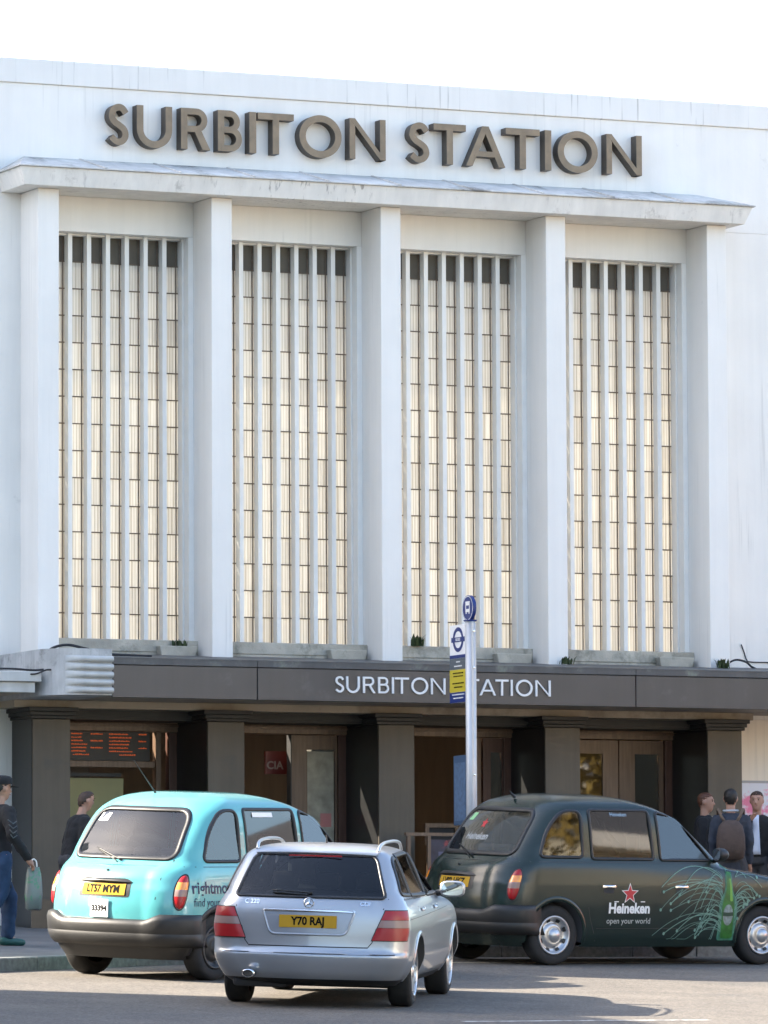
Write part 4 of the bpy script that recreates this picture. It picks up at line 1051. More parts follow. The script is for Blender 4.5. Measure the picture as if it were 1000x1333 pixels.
# tailgate spoiler lip and third brake lamp
b = MB(); rows = []
for (dx, z, s_) in ((.06, 1.418, 1.0), (-.0, 1.408, 1.0), (-.05, 1.385, .98), (-.035, 1.37, .97), (.03, 1.366, .96)):
    rows.append([(cs.sh.rear(y*.9, 1.39)+dx, y*s_, z-.012*(abs(y)/.56)**2) for y in [-.56+.07*k for k in range(17)]])
b.grid(rows); sp_ = b.build('spoiler_lip', SILV, cs.e, smooth=True)
box('brake_lamp', (cs.sh.rear(0, 1.36)-.028, cs.sh.rear(0, 1.36)-.02, -.24, .24, 1.348, 1.362), REDL, cs.e)
# roof rails
for sd in (1, -1):
    pts_ = [(-.44, .548, 1.40), (-.36, .555, 1.448), (-.2, .560, 1.47), (.1, .562, 1.482), (.6, .562, 1.482), (1.0, .555, 1.465), (1.2, .548, 1.43), (1.28, .545, 1.395)]
    rl = MB().tube([(x, sd*y, z) for x, y, z in bez(pts_, 5)], .015, 8).build('roof_rail', mat('satin_rail', (.6, .6, .6), rough=.3, metal=.9), cs.e, smooth=True)
# lamps: wrap the rear corners, three bands
def estate_lamp(sd):
    base = None
    def lim(z):   # inner and outer edge as distance along the outline
        t = (z-.62)/(.885-.62); inner = .575+.115*t; return inner, .98-.14*max(0, .3-t)-.04*max(0, t-.8)
    for a, b_, m in ((.0, .42, REDL), (.43, .68, CLRL), (.69, 1.0, REDL)):
        b = MB(); rows = []
        for i in range(7):
            z = .62+.265*(a+(b_-a)*i/6); p0, p1 = lim(z); row = []
            for k in range(13):
                d = p0+(p1-p0)*k/12; edge = min(1, min(k, 12-k)/1.5); p = cs.sh.arc(d, z, .004+.014*edge); row.append((p[0], sd*p[1], p[2]))
            rows.append(row)
        b.grid(rows); o_ = b.build('tail_lamp' if base is None else 'lens', m, base or cs.e, smooth=True); base = base or o_
    b = MB(); rows = []
    for i in range(9):
        z = .612+.281*i/8; p0, p1 = lim(max(.62, min(.885, z))); rows.append([tuple((q[0], sd*q[1], q[2]) for q in [cs.sh.arc(p0-.008+(p1-p0+.016)*k/12, z, .003)])[0] for k in range(13)])
    b.grid(rows); b.build('lamp_seal', SEAL, base)
for sd in (1, -1): estate_lamp(sd)
# tailgate gaps, plate recess, chrome strip, badges
cs.line('tailgate_gap', [(-.70, .99), (-.665, .90), (-.60, .70), (-.575, .60), (-.54, .556)], SEAL, .008, kind='rear'); cs.line('tailgate_gap', [(.70, .99), (.665, .90), (.60, .70), (.575, .60), (.54, .556)], SEAL, .008, kind='rear')
cs.line('tailgate_gap', [(-.54+.054*k, .552) for k in range(21)], SEAL, .01, kind='rear')
cs.line('bumper_crease', [(-.78+.078*k, .492) for k in range(21)], CHROME, .008, kind='rear', off=.003)
rc = cs.patch('plate_recess', rpoly([(-.34, .665, .05), (.34, .665, .05), (.41, .872, .03), (-.41, .872, .03)]), mat('recess_silver', (.30, .32, .36), rough=.35, metal=.6), kind='rear', off=.002)
cs.ring('recess_edge', rpoly([(-.34, .665, .05), (.34, .665, .05), (.41, .872, .03), (-.41, .872, .03)]), SILV, .014, -.006, rc, kind='rear')
cs.patch('chrome_strip', rpoly([(-.42, .862), (.42, .862), (.41, .882), (-.41, .882)], .006), CHROME, kind='rear', off=.012, bulge=.008)
plate(cs, 'Y70 RAJ', .775, x=cs.sh.rear(0, .775)-.006)
b = MB(); xr = cs.sh.rear(0, .945)-.012
b.tube([(xr+.014*math.sin(2*math.pi*k/24)*.3, .043*math.cos(2*math.pi*k/24), .940+.043*math.sin(2*math.pi*k/24)) for k in range(25)], .005, 6)
for k in range(3):
    a = math.pi/2+2*math.pi*k/3; b.tube([(xr, 0, .94), (xr, .041*math.cos(a), .94+.041*math.sin(a))], [.009, .002], 6)
b.build('star_badge', CHROME, cs.e)
cs.text('badge', 'C 220', .52, .94, .055, CHROME, kind='rear', bold=.001, off=.006); cs.text('badge', 'CDI', -.50, .94, .055, CHROME, kind='rear', bold=.001, off=.006)
wiper(cs, -.02, 1.03, .34, 1.045, .025)
# bumper lower shade, exhaust
b = MB(); b.lathe([(.030, -.05), (.038, -.05), (.038, .10), (.030, .10), (.030, -.045)], 20, (0, 0, 0)); ex = b.build('exhaust', CHROME, cs.e, smooth=True); ex.matrix_local = Matrix.Translation((-1.0, .52, .30)) @ Matrix.Rotation(-math.pi/2, 4, 'Z') @ Matrix.Scale(1.5, 4, (1, 0, 0))
box('silencer', (-.78, -.45, .2, .7, .17, .30), INTER, cs.e, bevel=.04); box('rear_axle', (-.1, .1, -.68, .68, .16, .30), INTER, cs.e, bevel=.04); box('fuel_tank', (.2, 1.2, -.5, .1, .15, .24), INTER, cs.e, bevel=.03)
# interior
for y in (-.38, 0, .38):
    o_ = box('seat', (.22, .36, y-.19, y+.19, .5, 1.02), INTER, cs.e, bevel=.05); box('headrest', (.22, .32, y-.12, y+.12, 1.03, 1.19), INTER, o_, bevel=.04)
for y in (-.37, .37):
    o_ = box('front_seat', (1.15, 1.28, y-.23, y+.23, .45, 1.06), INTER, cs.e, bevel=.05); box('headrest', (1.16, 1.26, y-.13, y+.13, 1.08, 1.27), INTER, o_, bevel=.04)
box('dashboard', (1.8, 2.1, -.7, .7, .7, .98), INTER, cs.e, bevel=.05)
box('parcel_cover', (-.75, .2, -.62, .62, .93, .95), INTER, cs.e)
for sd in (1, -1):
    x, y = 1.78, sd*.98; b = MB(); rows = []
    for dx, sx_, sz_ in ((-.06, 0, 0), (-.062, .93, .93), (-.03, 1, 1), (.03, .95, .92), (.08, .7, .6), (.10, 0, 0)):
        row = []
        for j in range(20):
            a = 2*math.pi*j/20; cu, su = math.cos(a), math.sin(a); row.append((x+dx, y+.12*sx_*math.copysign(abs(cu)**.6, cu), 1.03+.075*sz_*math.copysign(abs(su)**.6, su)))
        rows.append(row)
    b.grid(rows, closed=True); mi = b.build('door_mirror', SILV, cs.e, smooth=True)
    b = MB(); b.face(b.pts([(x-.065, y+.10*math.copysign(abs(math.cos(a))**.6, math.cos(a)), 1.03+.062*math.copysign(abs(math.sin(a))**.6, math.sin(a))) for a in [2*math.pi*j/20 for j in range(20)]])); b.build('mirror_glass', mat('mirror_glass', (.55, .6, .65), rough=.03, metal=1), mi)
    MB().tube([(x, y-sd*.08, 1.0), (x+.02, y-sd*.17, .98)], .03, 8).build('mirror_arm', BLACKP, mi)
MB().tube([(.15, 0, 1.455), (.10, 0, 1.53)], [.012, .005], 6).build('aerial', SEAL, cs.e)
b = MB(); rows = []
for z in [1.03+.05*k for k in range(7)]:
    P_ = cs.sh.outline(round(z, 4))[-16:]; rows.append([(x+.004, y*.93, z) for x, y in P_]+[(x+.004, -y*.93, z) for x, y in P_[-2::-1]])
b.grid(rows); b.build('windscreen', GL_SIDE, cs.e, smooth=True)

# ---------------------------------------------------------------- bus stop
BX0, BY0 = -.415, -3.3; zb = zg(BX0, BY0)+.13
BS = root('bus_stop', (BX0, BY0, zb), 'pale bus stop post with round blue top and flag sign behind dark green taxi', 'bus stop')
POST = mat('post_paint', (.50, .51, .53), rough=.35, metal=.2, var=.06); NAVY = mat('sign_blue', (.012, .03, .16), rough=.4)
MB().tube([(BX0, BY0, zb), (BX0, BY0, 4.47)], .056, 20).build('post', POST, BS, smooth=True)
box('post_channel', (BX0-.012, BX0+.012, BY0-.066, BY0-.050, zb, 4.46), POST, BS); box('post_channel', (BX0+.05, BX0+.068, BY0-.012, BY0+.012, zb, 4.46), POST, BS)
box('post_cap', (BX0-.06, BX0+.06, BY0-.06, BY0+.06, 4.47, 4.49), NAVY, BS, bevel=.01)
for z in (4.36, 3.95, 2.75): MB().lathe([(.001, -.012), (.012, -.010), (.014, 0)], 10, (BX0+.01, BY0-.066, z)).build('bolt', CHROME, BS)
# flag sign lies in the plane across the kerb, faces left
fy0, fy1, ft, fb = BY0+.065, BY0+.52, 4.45, 3.575
flag = box('flag', (BX0-.012, BX0+.012, fy0, fy1, fb, ft), WHITEP, BS, bevel=.003)
fz = lambda t: ft-(ft-fb)*t
for a_, b_, m_ in ((.385, .43, NAVY), (.43, .575, mat('sign_grey', (.09, .11, .13), rough=.4)), (.575, .865, mat('sign_yellow', (.52, .42, .03), rough=.4)), (.865, 1.0, NAVY)):
    box('flag_band', (BX0-.0145, BX0-.0122, fy0+.003, fy1-.003, fz(b_)+.001, fz(a_)-.001), m_, flag)
yc, zc = (fy0+fy1)/2, fz(.19)
b = MB(); b.grid([[(BX0-.0145, yc+r*math.cos(2*math.pi*k/40), zc+r*math.sin(2*math.pi*k/40)) for k in range(40)] for r in (.095, .14)], closed=True); b.build('roundel_ring', NAVY, flag)
box('roundel_bar', (BX0-.0165, BX0-.0146, yc-.175, yc+.175, zc-.027, zc+.027), NAVY, flag)
def yz_text(body, size, yc, zc, x, m, par, bold=0):
    tv, tf = text2d(body, size, bold); b = MB(); i0 = b.pts([(x, yc-u, zc+v) for u, v in tv]); [b.face([i0[k] for k in f]) for f in tf]; return b.build('sign_text', m, par)
yz_text('BUSES', .045, yc, zc, BX0-.0168, WHITEI, flag, .001)
for i, (t, w_, m_) in enumerate(((.475, .10, WHITEI), (.53, .20, WHITEI), (.62, .28, BLACKI), (.66, .25, BLACKI), (.75, .30, BLACKI), (.80, .22, BLACKI), (.895, .32, WHITEI), (.94, .26, WHITEI))):
    b = MB(); y = yc+w_/2
    while y > yc-w_/2: l_ = random.uniform(.015, .04); b.box(BX0-.0165, BX0-.0147, max(yc-w_/2, y-l_), y, fz(t)-.007, fz(t)+.007); y -= l_+.008
    o_ = b.build('text_line', m_, flag, fix=False); o_['kind'] = 'stuff'
dz_ = 4.622
b = MB(); b.tube([(BX0-.02, BY0+.02, dz_), (BX0+.02, BY0+.02, dz_)], .143, 40); dc_ = b.build('disc', NAVY, BS)
b = MB(); b.grid([[(BX0-.0215, BY0+.02+r*math.cos(2*math.pi*k/40), dz_+r*math.sin(2*math.pi*k/40)) for k in range(40)] for r in (.128, .136)], closed=True); b.build('disc_rim', WHITEI, dc_)
b = MB()
def yb(y0, y1, z0, z1): b.box(BX0-.0225, BX0-.0212, BY0+.02+y0, BY0+.02+y1, dz_+z0, dz_+z1)
yb(-.055, .055, .03, .075); yb(-.055, -.04, -.045, .029); yb(.04, .055, -.045, .029); yb(-.039, .039, -.045, -.01); yb(-.05, -.025, -.065, -.046); yb(.025, .05, -.065, -.046)
b.build('bus_symbol', WHITEI, dc_, fix=False)
tp = box('timetable_case', (BX0-.02, BX0+.02, BY0+.07, BY0+.42, 2.2, 2.98), mat('slate_blue', (.05, .09, .16), rough=.4), BS, bevel=.005)
box('timetable', (BX0-.0225, BX0-.0203, BY0+.10, BY0+.39, 2.25, 2.9), mat('timetable_print', (.10, .16, .26), rough=.4, var=.3, scale=20), tp)
# folding notice board in the doorway
NB = root('notice_board', (.33, -.45, 1.05), 'wooden framed dark notice board standing beside the central column', 'notice board')
for x in (.10, .36, .86): box('leg', (x, x+.04, -.46, -.42, zg(.3, -.4)+.13, 2.16), WOOD, NB)
box('top_rail', (.08, .92, -.465, -.415, 2.162, 2.20), WOOD, NB)
box('panel', (.405, .855, -.45, -.43, 1.3, 2.12), mat('dark_poster', (.035, .03, .05), rough=.5, var=.4, scale=8, grime=((.25, .03, .04), 3, .6, .66)), NB)
box('leaflet', (.50, .72, -.4525, -.4505, 1.85, 1.98), mat('leaflet', (.10, .10, .16), rough=.5), NB)
CT = root('cash_machine_frame', (.95, .9, 2.2), 'small tan framed box inside the central doorway', 'box')
b = MB(); b.box(.98, 1.42, .95, 1.0, 2.31, 2.36); b.box(.98, 1.42, .95, 1.0, 2.10, 2.15); b.box(.98, 1.03, .95, 1.0, 2.151, 2.309); b.box(1.37, 1.42, .95, 1.0, 2.151, 2.309); b.build('frame', WOOD, CT); box('back', (1.03, 1.37, .985, .995, 2.15, 2.31), INTER, CT)

# ---------------------------------------------------------------- people
SKIN = mat('skin', (.36, .20, .14), rough=.55, var=.06, scale=30)
def blob(b, c, r, n=14, m=8):
    rows = []
    for i in range(m+1):
        th = math.pi*i/m; rows.append([(c[0]+r[0]*math.sin(th)*math.cos(2*math.pi*j/n)+1e-5*j, c[1]+r[1]*math.sin(th)*math.sin(2*math.pi*j/n), c[2]+r[2]*math.cos(th)) for j in range(n)])
    ix = b.grid(rows[1:-1], closed=True); b.face(ix[0]); b.face(ix[-1])
def limb(b, P, rs, n=12):
    """tapered limb with rounded joints"""
    b.tube(P, rs, n)
    for p, r in zip(P, rs): blob(b, p, (r, r, r), 10, 6)
FOLD = bpy.data.textures.new('fold', 'CLOUDS'); FOLD.noise_scale = .09; FOLD.noise_depth = 2
def melded(b, name, m, parent, voxel=.012, smooth=3, folds=0):
    o = b.build(name, m, parent, smooth=True)
    r = o.modifiers.new('meld', 'REMESH'); r.mode = 'VOXEL'; r.voxel_size = voxel; r.use_smooth_shade = True
    q = o.modifiers.new('smooth', 'SMOOTH'); q.factor = .5; q.iterations = smooth
    if folds:
        d = o.modifiers.new('folds', 'DISPLACE'); d.texture = FOLD; d.strength = folds; d.mid_level = .5; d.texture_coords = 'GLOBAL'
    return o
HEAD = [  # z above chin, back, front, half width
    (.0, -.01, .062, .030), (.02, -.035, .082, .045), (.05, -.062, .090, .056), (.08, -.082, .092, .066), (.11, -.094, .094, .073), (.14, -.100, .092, .076), (.17, -.098, .088, .075), (.20, -.085, .070, .064), (.222, -.058, .044, .043), (.233, -.02, .01, .012)]
def head_rows(f, T, grow=0, z0=0, z1=1, n=24, turn=0):
    rows = []; ca, sa = math.cos(R(turn)), math.sin(R(turn)); steps = 16
    for i in range(steps+1):
        z = z0+(z1-z0)*i/steps; bk, fr, w = interp(HEAD, z); row = []
        for j in range(n):
            a = 2*math.pi*j/n; x = (fr if math.cos(a) > 0 else -bk)*math.cos(a)*(1+grow)+grow*.0; y = w*math.sin(a)*(1+grow)
            x, y = x*ca-y*sa, x*sa+y*ca; p = T((x+.015, y, 1.517+z*(1+grow*.4))); row.append(p)
        rows.append(row)
    return rows
def person(label, loc, facing, H, top, legs_m, hair_m, lean=0.0, arms=None, legs=None, shirt=None, hat=None, bag=None, head_turn=0, coat_len=.86, shoes=BLACKI, hair_long=0):
    x, y = loc; z = zg(x, y)+.135; k = H/1.75
    e = root('person', (x, y, z), label, 'person', world=False); e.rotation_euler = (0, 0, R(facing)); e.scale = (k, k, k)
    A = arms or [((.0, .215, 1.14), (.08, .21, .90)), ((.0, -.215, 1.14), (.08, -.21, .90))]      # left, right: elbow, wrist
    Lg = legs or [((.03, .10, .50), (-.03, .10, .09)), ((.03, -.10, .50), (-.03, -.10, .09))]
    dx = lambda zz: lean*max(0, zz-.95)
    T = lambda p: (p[0]+dx(p[2]), p[1], p[2])
    ca, sa = math.cos(R(head_turn)), math.sin(R(head_turn)); hd = lambda fx, fy, zz: (.015+fx*ca-fy*sa, fx*sa+fy*ca, zz)
    bd = MB()
    limb(bd, [T((0, 0, .95)), T((0, 0, 1.12)), T((.005, 0, 1.30)), T((-.005, 0, 1.40))], [.098, .098, .105, .085])
    limb(bd, [T((-.01, 0, 1.40)), T((.0, 0, 1.48)), T((.005, 0, 1.56))], [.07, .056, .054])
    hr = head_rows(None, T, 0, 0, .2329, turn=head_turn); ix = bd.grid(hr, closed=True); bd.face(ix[0]); bd.face(ix[-1])
    bd.tube([T(hd(.086, 0, 1.655)), T(hd(.098, 0, 1.628)), T(hd(.110, 0, 1.612)), T(hd(.088, 0, 1.603))], [.008, .011, .014, .010], 8)      # nose
    bd.tube([T(hd(.080, -.035, 1.672)), T(hd(.091, 0, 1.668)), T(hd(.080, .035, 1.672))], .010, 6)                                    # brow
    for s_ in (1, -1): blob(bd, T(hd(-.008, s_*.079, 1.637)), (.020, .010, .030))                                                       # ears
    jk_ = MB(); tr_ = MB()
    sq = [(coat_len, .165, .12), (.97, .158, .118), (1.12, .155, .118), (1.28, .175, .13), (1.38, .185, .12), (1.44, .15, .10), (1.475, .08, .075)]
    ix = jk_.grid([[T((.0+d_*math.copysign(abs(math.cos(2*math.pi*j/24))**.85, math.cos(2*math.pi*j/24)), w_*math.copysign(abs(math.sin(2*math.pi*j/24))**.85, math.sin(2*math.pi*j/24)), zz)) for j in range(24)] for zz, w_, d_ in sq], closed=True); jk_.face(ix[0]); jk_.face(ix[-1])
    for s_, (el, wr) in zip((1, -1), A):
        el, wr = T(el), T(wr); sh = T((-.005, s_*.165, 1.395))
        limb(bd, [sh, el, wr], [.055, .043, .028])
        d = Vector(wr)-Vector(el); d.normalize(); side = Vector((0, 0, 1)).cross(d); side = side.normalized() if side.length > .1 else Vector((1, 0, 0))
        nn = d.cross(side); pm = Vector(wr)+d*.055; limb(bd, [wr, tuple(pm)], [.026, .030])
        for f_ in range(4):
            o_ = side*(f_-1.5)*.019; l_ = (.034, .042, .045, .038)[f_]; a0 = Vector(wr)+d*.07+o_; a1 = a0+d*l_; a2 = a1+d*l_*.55-nn*.02; limb(bd, [tuple(a0), tuple(a1), tuple(a2)], [.0095, .009, .008], 8)
        t0 = Vector(wr)+d*.03+side*.028; t1 = t0+d*.03+side*.022; limb(bd, [tuple(t0), tuple(t1), tuple(t1+d*.032)], [.011, .010, .009], 8)
        limb(jk_, [sh, el, tuple(Vector(wr)-d*.005)], [.070, .056, .042])
    limb(tr_, [(0, -.05, .93), (0, .05, .93)], [.125, .125])
    for s_, (kn, an) in zip((1, -1), Lg):
        limb(bd, [(0, s_*.09, .90), kn, an], [.09, .058, .04]); limb(bd, [an, (an[0]+.12, an[1]+s_*.01, max(.035, an[2]-.05))], [.036, .03])
        limb(tr_, [(0, s_*.09, .88), ((kn[0])*.5, s_*.10, .70), kn, ((kn[0]+an[0])/2, kn[1], (kn[2]+an[2])/2), (an[0], an[1], an[2]+.03)], [.105, .095, .078, .07, .066])
    melded(bd, 'body', SKIN, e, .010, 2); melded(jk_, 'jacket', top, e, .014, 4, .03); melded(tr_, 'trousers', legs_m, e, .015, 3, .022)
    for s_, (kn, an) in zip((1, -1), Lg):
        q = MB(); limb(q, [(an[0]-.05, an[1], max(.048, an[2]-.04)), (an[0]+.05, an[1], max(.046, an[2]-.045)), (an[0]+.16, an[1]+s_*.01, max(.038, an[2]-.055))], [.048, .046, .038]); melded(q, 'shoe', shoes, e, .012, 2)
    # hair: follows the skull, open over the face
    q = MB(); rows = [[(p[0]+random.gauss(0, .0018), p[1]+random.gauss(0, .0018), p[2]+random.gauss(0, .0018)) for p in r_] for r_ in head_rows(None, T, .06, .055, .2335, 40, head_turn)]; n_ = 40
    ixs = [q.pts(r_) for r_ in rows]
    for i in range(len(rows)-1):
        zz = .055+.1785*(i+.5)/16
        for j in range(n_):
            ang = abs((((j+.5)*360/n_+180) % 360)-180); lim = 180-max(0, min(1, (zz-(.06-hair_long*.001))/.125))*180 if zz < .19 else 0
            lim = 118 if zz < .10 else (100 if zz < .15 else (78 if zz < .175 else (50 if zz < .19 else 0)))
            if zz < .075: lim = 140
            if ang > lim+random.uniform(-9, 9): q.face((ixs[i][j], ixs[i][(j+1) % n_], ixs[i+1][(j+1) % n_], ixs[i+1][j]))
    q.face(ixs[-1]); ho = q.build('hair', hair_m, e, smooth=True); sm = ho.modifiers.new('solid', 'SOLIDIFY'); sm.thickness = .012; sm.offset = -1
    for s_ in (1, -1):
        p = T(hd(.083, s_*.031, 1.650)); MB().lathe([(.001, -.006), (.008, -.003), (.009, 0), (.008, .003), (.001, .006)], 8, p).build('eye', BLACKI, e)
        p = T(hd(.087, s_*.032, 1.671)); bb = MB().box(p[0]-.007, p[0]+.007, p[1]-.018, p[1]+.018, p[2]-.003, p[2]+.003); bb.build('eyebrow', hair_m, e)
    p = T(hd(.089, 0, 1.578)); MB().box(p[0]-.006, p[0]+.006, p[1]-.022, p[1]+.022, p[2]-.004, p[2]+.004).build('mouth', mat('lips', (.28, .10, .09), rough=.5), e, bevel=.002)
    if shirt:
        b = MB(); rows = []
        for i in range(9):
            zz = 1.47-.47*i/8; w_ = .035+.02*i/8; rows.append([(T((.145 if zz < 1.40 else .145-.6*(zz-1.40), yy, zz))[0]-abs(yy)*.3, yy, zz) for yy in (-w_, -w_/2, 0, w_/2, w_)])
        b.grid(rows); sh_ = b.build('shirt', shirt, e, smooth=True); sm = sh_.modifiers.new('solid', 'SOLIDIFY'); sm.thickness = .01
    if hat:
        b = MB(); rows = []
        for (r_, zz) in ((.104, 1.685), (.108, 1.715), (.104, 1.745), (.082, 1.768), (.04, 1.78)): rows.append([(T((.012, 0, zz))[0]+r_*math.cos(2*math.pi*j/20), r_*.93*math.sin(2*math.pi*j/20), zz) for j in range(20)])
        ix = b.grid(rows, closed=True); b.face(ix[-1])
        i0 = b.pts([(T((.025, 0, 1.67))[0]+(.105+.075*max(0, math.cos(R(a))))*math.cos(R(a)), .10*math.sin(R(a)), 1.672-.015*math.cos(R(a))) for a in range(-80, 81, 16)]); b.face(i0)
        b.build('cap', hat, e, smooth=True)
    return e
DK = mat('black_cloth', (.012, .012, .014), rough=.9, var=.3, scale=14, bump=.3, bscale=25); NAVYC = mat('slate_cloth', (.035, .042, .06), rough=.9, var=.2, scale=10, bump=.3, bscale=25)
JEAN = mat('denim', (.05, .10, .22), rough=.9, var=.25, scale=12, bump=.2); OLIVE = mat('olive_cloth', (.05, .055, .035), rough=.9, var=.2, scale=12); GREYC = mat('grey_cloth', (.045, .045, .05), rough=.9, var=.2)
HB = mat('dark_hair', (.012, .009, .007), rough=.6, var=.4, scale=60); HR = mat('auburn_hair', (.09, .03, .012), rough=.6, var=.4, scale=60); HBR = mat('brown_hair', (.05, .025, .014), rough=.6, var=.4, scale=60)
person('man with auburn hair in a dark jacket at the column, facing right', (3.60, -1.2), -35, 1.70, DK, GREYC, HR, shirt=mat('tan_shirt', (.25, .20, .14), rough=.9))
pb_ = person('man with cropped dark hair seen from behind, wearing a brown rucksack', (3.58, -1.9), 62, 1.757, NAVYC, GREYC, HB, coat_len=.72)
MB().tube([(-.05+.05*math.cos(2*math.pi*j/20), .085*math.sin(2*math.pi*j/20), 1.50) for j in range(21)], .012, 6).build('collar', mat('pale_collar', (.45, .47, .5), rough=.9), pb_)
person('man in a black open jacket over a pale shirt, facing the camera at far right', (4.19, -1.4), 235, 1.73, DK, GREYC, HBR, shirt=mat('pale_shirt', (.55, .60, .72), rough=.9), arms=[((.05, .25, 1.15), (.16, .20, .95)), ((.10, -.23, 1.18), (.20, -.06, 1.40))])
person('person in an olive jacket cut off by the right edge', (4.56, -1.75), 150, 1.62, OLIVE, GREYC, HBR)
# rucksack worn by the man seen from behind
rk_loc = Vector((3.58, -1.9, zg(3.58, -1.9)+.135)); fa = R(62)
def rk(p): return (rk_loc.x+p[0]*math.cos(fa)-p[1]*math.sin(fa), rk_loc.y+p[0]*math.sin(fa)+p[1]*math.cos(fa), rk_loc.z+p[2])
RS = root('rucksack', rk((-.2, 0, 1.0)), 'brown rucksack on the back of the man with cropped hair', 'rucksack')
BRN = mat('brown_canvas', (.075, .05, .04), rough=.85, var=.25, scale=14, bump=.3)
b = MB(); rows = []
for zz, w_, d_ in ((.93, .10, .06), (.95, .15, .10), (1.05, .17, .13), (1.2, .165, .13), (1.32, .14, .11), (1.38, .09, .07), (1.395, .03, .03)):
    rows.append([rk((-.145-d_*.6+d_*.75*math.copysign(abs(math.cos(a))**.6, math.cos(a)), w_*math.copysign(abs(math.sin(a))**.6, math.sin(a)), zz)) for a in [2*math.pi*j/24 for j in range(24)]])
ix = b.grid(rows, closed=True); b.face(ix[0]); b.face(ix[-1]); b.build('pack', BRN, RS, smooth=True)
for s_ in (1, -1): MB().tube([rk((-.16, s_*.06, 1.36)), rk((-.15, s_*.11, 1.44)), rk((-.09, s_*.145, 1.52)), rk((.0, s_*.15, 1.52)), rk((.10, s_*.15, 1.42))], .018, 6).build('strap', mat('strap_tan', (.13, .09, .065), rough=.85), RS, smooth=True)
b = MB(); rows = [[rk((-.255+.02*(i % 2 == 0)-.012, -.11+.22*j/6, 1.0+.04*i)) for j in range(7)] for i in range(5)]; b.grid(rows); o_ = b.build('pocket', BRN, RS); sm = o_.modifiers.new('s', 'SOLIDIFY'); sm.thickness = .03

pl_ = person('person in a black coat and cap with jeans, cut off by the left edge', (-6.80, -5.2), 12, 1.74, DK, mat('dark_denim', (.02, .045, .10), rough=.9, var=.25, scale=12), HB, lean=.06, hat=DK, coat_len=.60,
             arms=[((.0, .27, 1.14), (.12, .25, .92)), ((-.04, -.29, 1.15), (.12, -.33, .90))], legs=[((.22, .10, .50), (.20, .10, .09)), ((-.02, -.10, .52), (-.28, -.10, .16))], shoes=mat('teal_shoe', (.02, .09, .08), rough=.6)); pl_.scale = (1.14, 1.22, 1.0)
for i in range(4): MB().tube([(-.10+.01*i, -.335, 1.30-.05*i), (-.05, -.345, 1.26-.05*i), (.0, -.335, 1.29-.05*i)], .006, 5).build('sleeve_print', mat('grey_print', (.07, .08, .085), rough=.8), pl_)
person('person with brown hair in a dark coat walking behind the turquoise taxi', (-5.22, -3.3), 5, 1.60, DK, GREYC, HBR, lean=.28, coat_len=.6)
BG = root('carrier_bag', (-6.42, -5.55, 1.2), 'white and green plastic carrier bag hanging beside the black coat', 'bag')
b = MB(); rows = []; c0 = (-6.50, -5.52, zg(-6.5, -5.6)+.13)
for i, (zz, w_, d_) in enumerate(((.40, .070, .02), (.41, .080, .04), (.55, .088, .05), (.68, .082, .04), (.78, .078, .025), (.84, .07, .010))):
    rows.append([(c0[0]+w_*math.copysign(abs(math.cos(a))**.7, math.cos(a))+.012*math.sin(3*a+i), c0[1]+d_*math.sin(a), c0[2]+zz+.008*math.cos(4*a+i)) for a in [2*math.pi*j/24 for j in range(24)]])
ix = b.grid(rows, closed=True); b.face(ix[0]); b.build('bag_body', mat('bag_plastic', (.17, .19, .18), rough=.4, grime=((.08, .22, .13), 7, .54, .6)), BG, smooth=True)
for s_ in (-1, 1): MB().tube(bez([(c0[0]+s_*.035, c0[1], c0[2]+.83), (c0[0]+s_*.03, c0[1], c0[2]+.9), (c0[0], c0[1], c0[2]+.93)], 4), .008, 5).build('handle', WHITEP, BG)

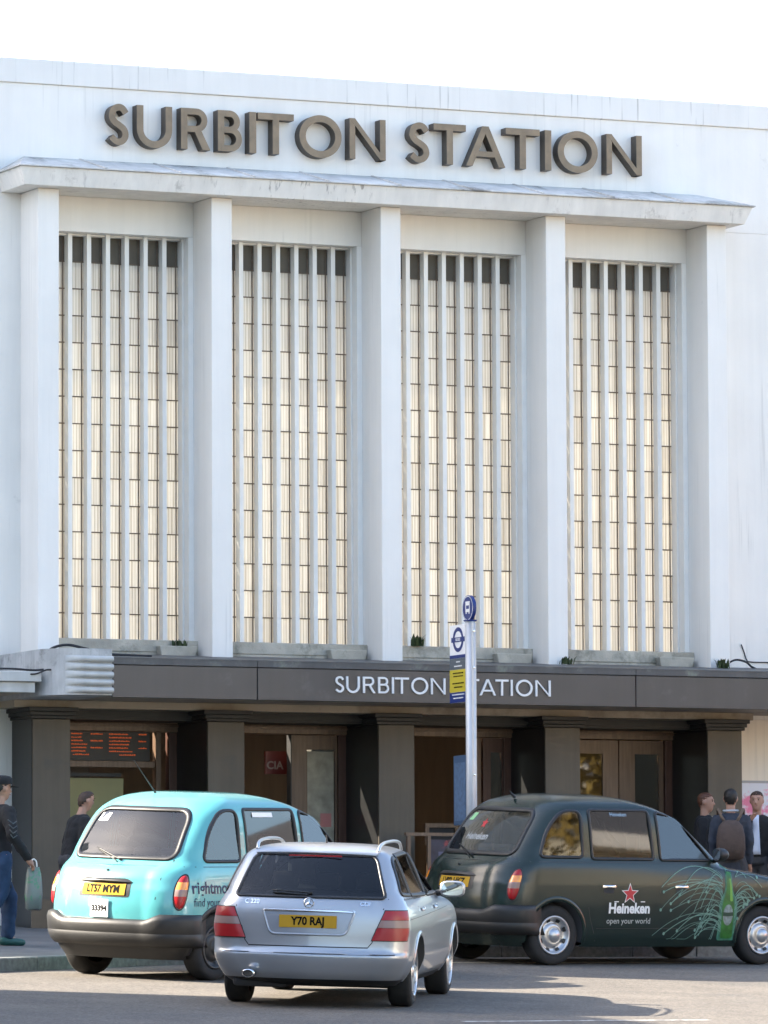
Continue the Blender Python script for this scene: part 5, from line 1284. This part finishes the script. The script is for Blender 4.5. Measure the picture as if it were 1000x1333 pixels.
# ---------------------------------------------------------------- street tree across the forecourt (mirrored in the glazed doors)
def tree(name, x, y, h, r, label):
    z = zg(x, y); e = root(name, (x, y, z), label, 'tree')
    b = MB(); b.tube([(x, y, z-.2), (x+.05, y, z+h*.25), (x-.05, y+.05, z+h*.5), (x, y, z+h*.75)], [.24, .19, .13, .05], 10)
    rnd = random.Random(5); tips = []
    for i in range(16):
        a = rnd.uniform(0, 2*math.pi); zz = z+h*rnd.uniform(.28, .65); l = r*rnd.uniform(.5, .9); p = (x+l*math.cos(a), y+l*math.sin(a), zz+l*rnd.uniform(.3, .9))
        b.tube([(x, y, zz), (x+l*.5*math.cos(a), y+l*.5*math.sin(a), zz+l*.35), p], [.07, .045, .015], 6); tips.append(p)
    b.build('trunk', mat('bark', (.08, .06, .045), rough=.95, var=.3), e)
    lb = MB()
    for i in range(5200):
        if rnd.random() < .7: c = Vector(rnd.choice(tips))+Vector([rnd.gauss(0, r*.25) for _ in range(3)])
        else: c = Vector((x, y, z+h*.66))+Vector((rnd.gauss(0, r*.45), rnd.gauss(0, r*.45), rnd.gauss(0, h*.15)))
        u = Vector([rnd.gauss(0, 1) for _ in range(3)]).normalized(); v = u.orthogonal().normalized(); s_ = rnd.uniform(.06, .13)
        lb.face(lb.pts([c-u*s_, c+v*s_*.6, c+u*s_, c-v*s_*.6]))
    cr = lb.build('crown', mat('autumn_leaf', (.22, .15, .03), rough=.8, var=.4, scale=2), e, fix=False); cr['kind'] = 'stuff'
tree('street_tree', 14.4, -23.6, 8.5, 3.0, 'autumn tree with golden leaves across the forecourt')

# ---------------------------------------------------------------- weeds rooted on the canopy
def weed(x, y, z, h, n, label):
    e = root('weed', (x, y, z), label, 'weed', 'weeds growing on the canopy'); rnd = random.Random(int(x*100))
    b = MB()
    for i in range(n):
        a = rnd.uniform(0, 2*math.pi); l = h*rnd.uniform(.5, 1); r_ = l*rnd.uniform(.15, .6); w_ = .011; px, py = x+rnd.gauss(0, .04), y+rnd.gauss(0, .02)
        pa = Vector((-math.sin(a), math.cos(a), 0))*w_
        p0, p1, p2 = Vector((px, py, z)), Vector((px+r_*.4*math.cos(a), py+r_*.4*math.sin(a), z+l*.7)), Vector((px+r_*math.cos(a), py+r_*math.sin(a), z+l))
        ix = b.pts([p0-pa, p0+pa, p1+pa*1.3, p1-pa*1.3, p2]); b.face((ix[0], ix[1], ix[2], ix[3])); b.face((ix[3], ix[2], ix[4]))
    o_ = b.build('leaves', mat('weed_green', (.045, .065, .02), rough=.8, var=.4, scale=30), e, fix=False); o_['kind'] = 'stuff'
weed(.62, .40, 4.43, .15, 44, 'dry green weed tuft on the sill at the foot of the third window')
weed(-2.42, .34, 4.355, .09, 26, 'small weed tuft on the sill block below the first window')
weed(4.42, -.12, 4.21, .13, 60, 'bushy weed at the foot of the rightmost pier')
weed(2.32, -.10, 4.22, .10, 20, 'low weed at the foot of the fourth pier')
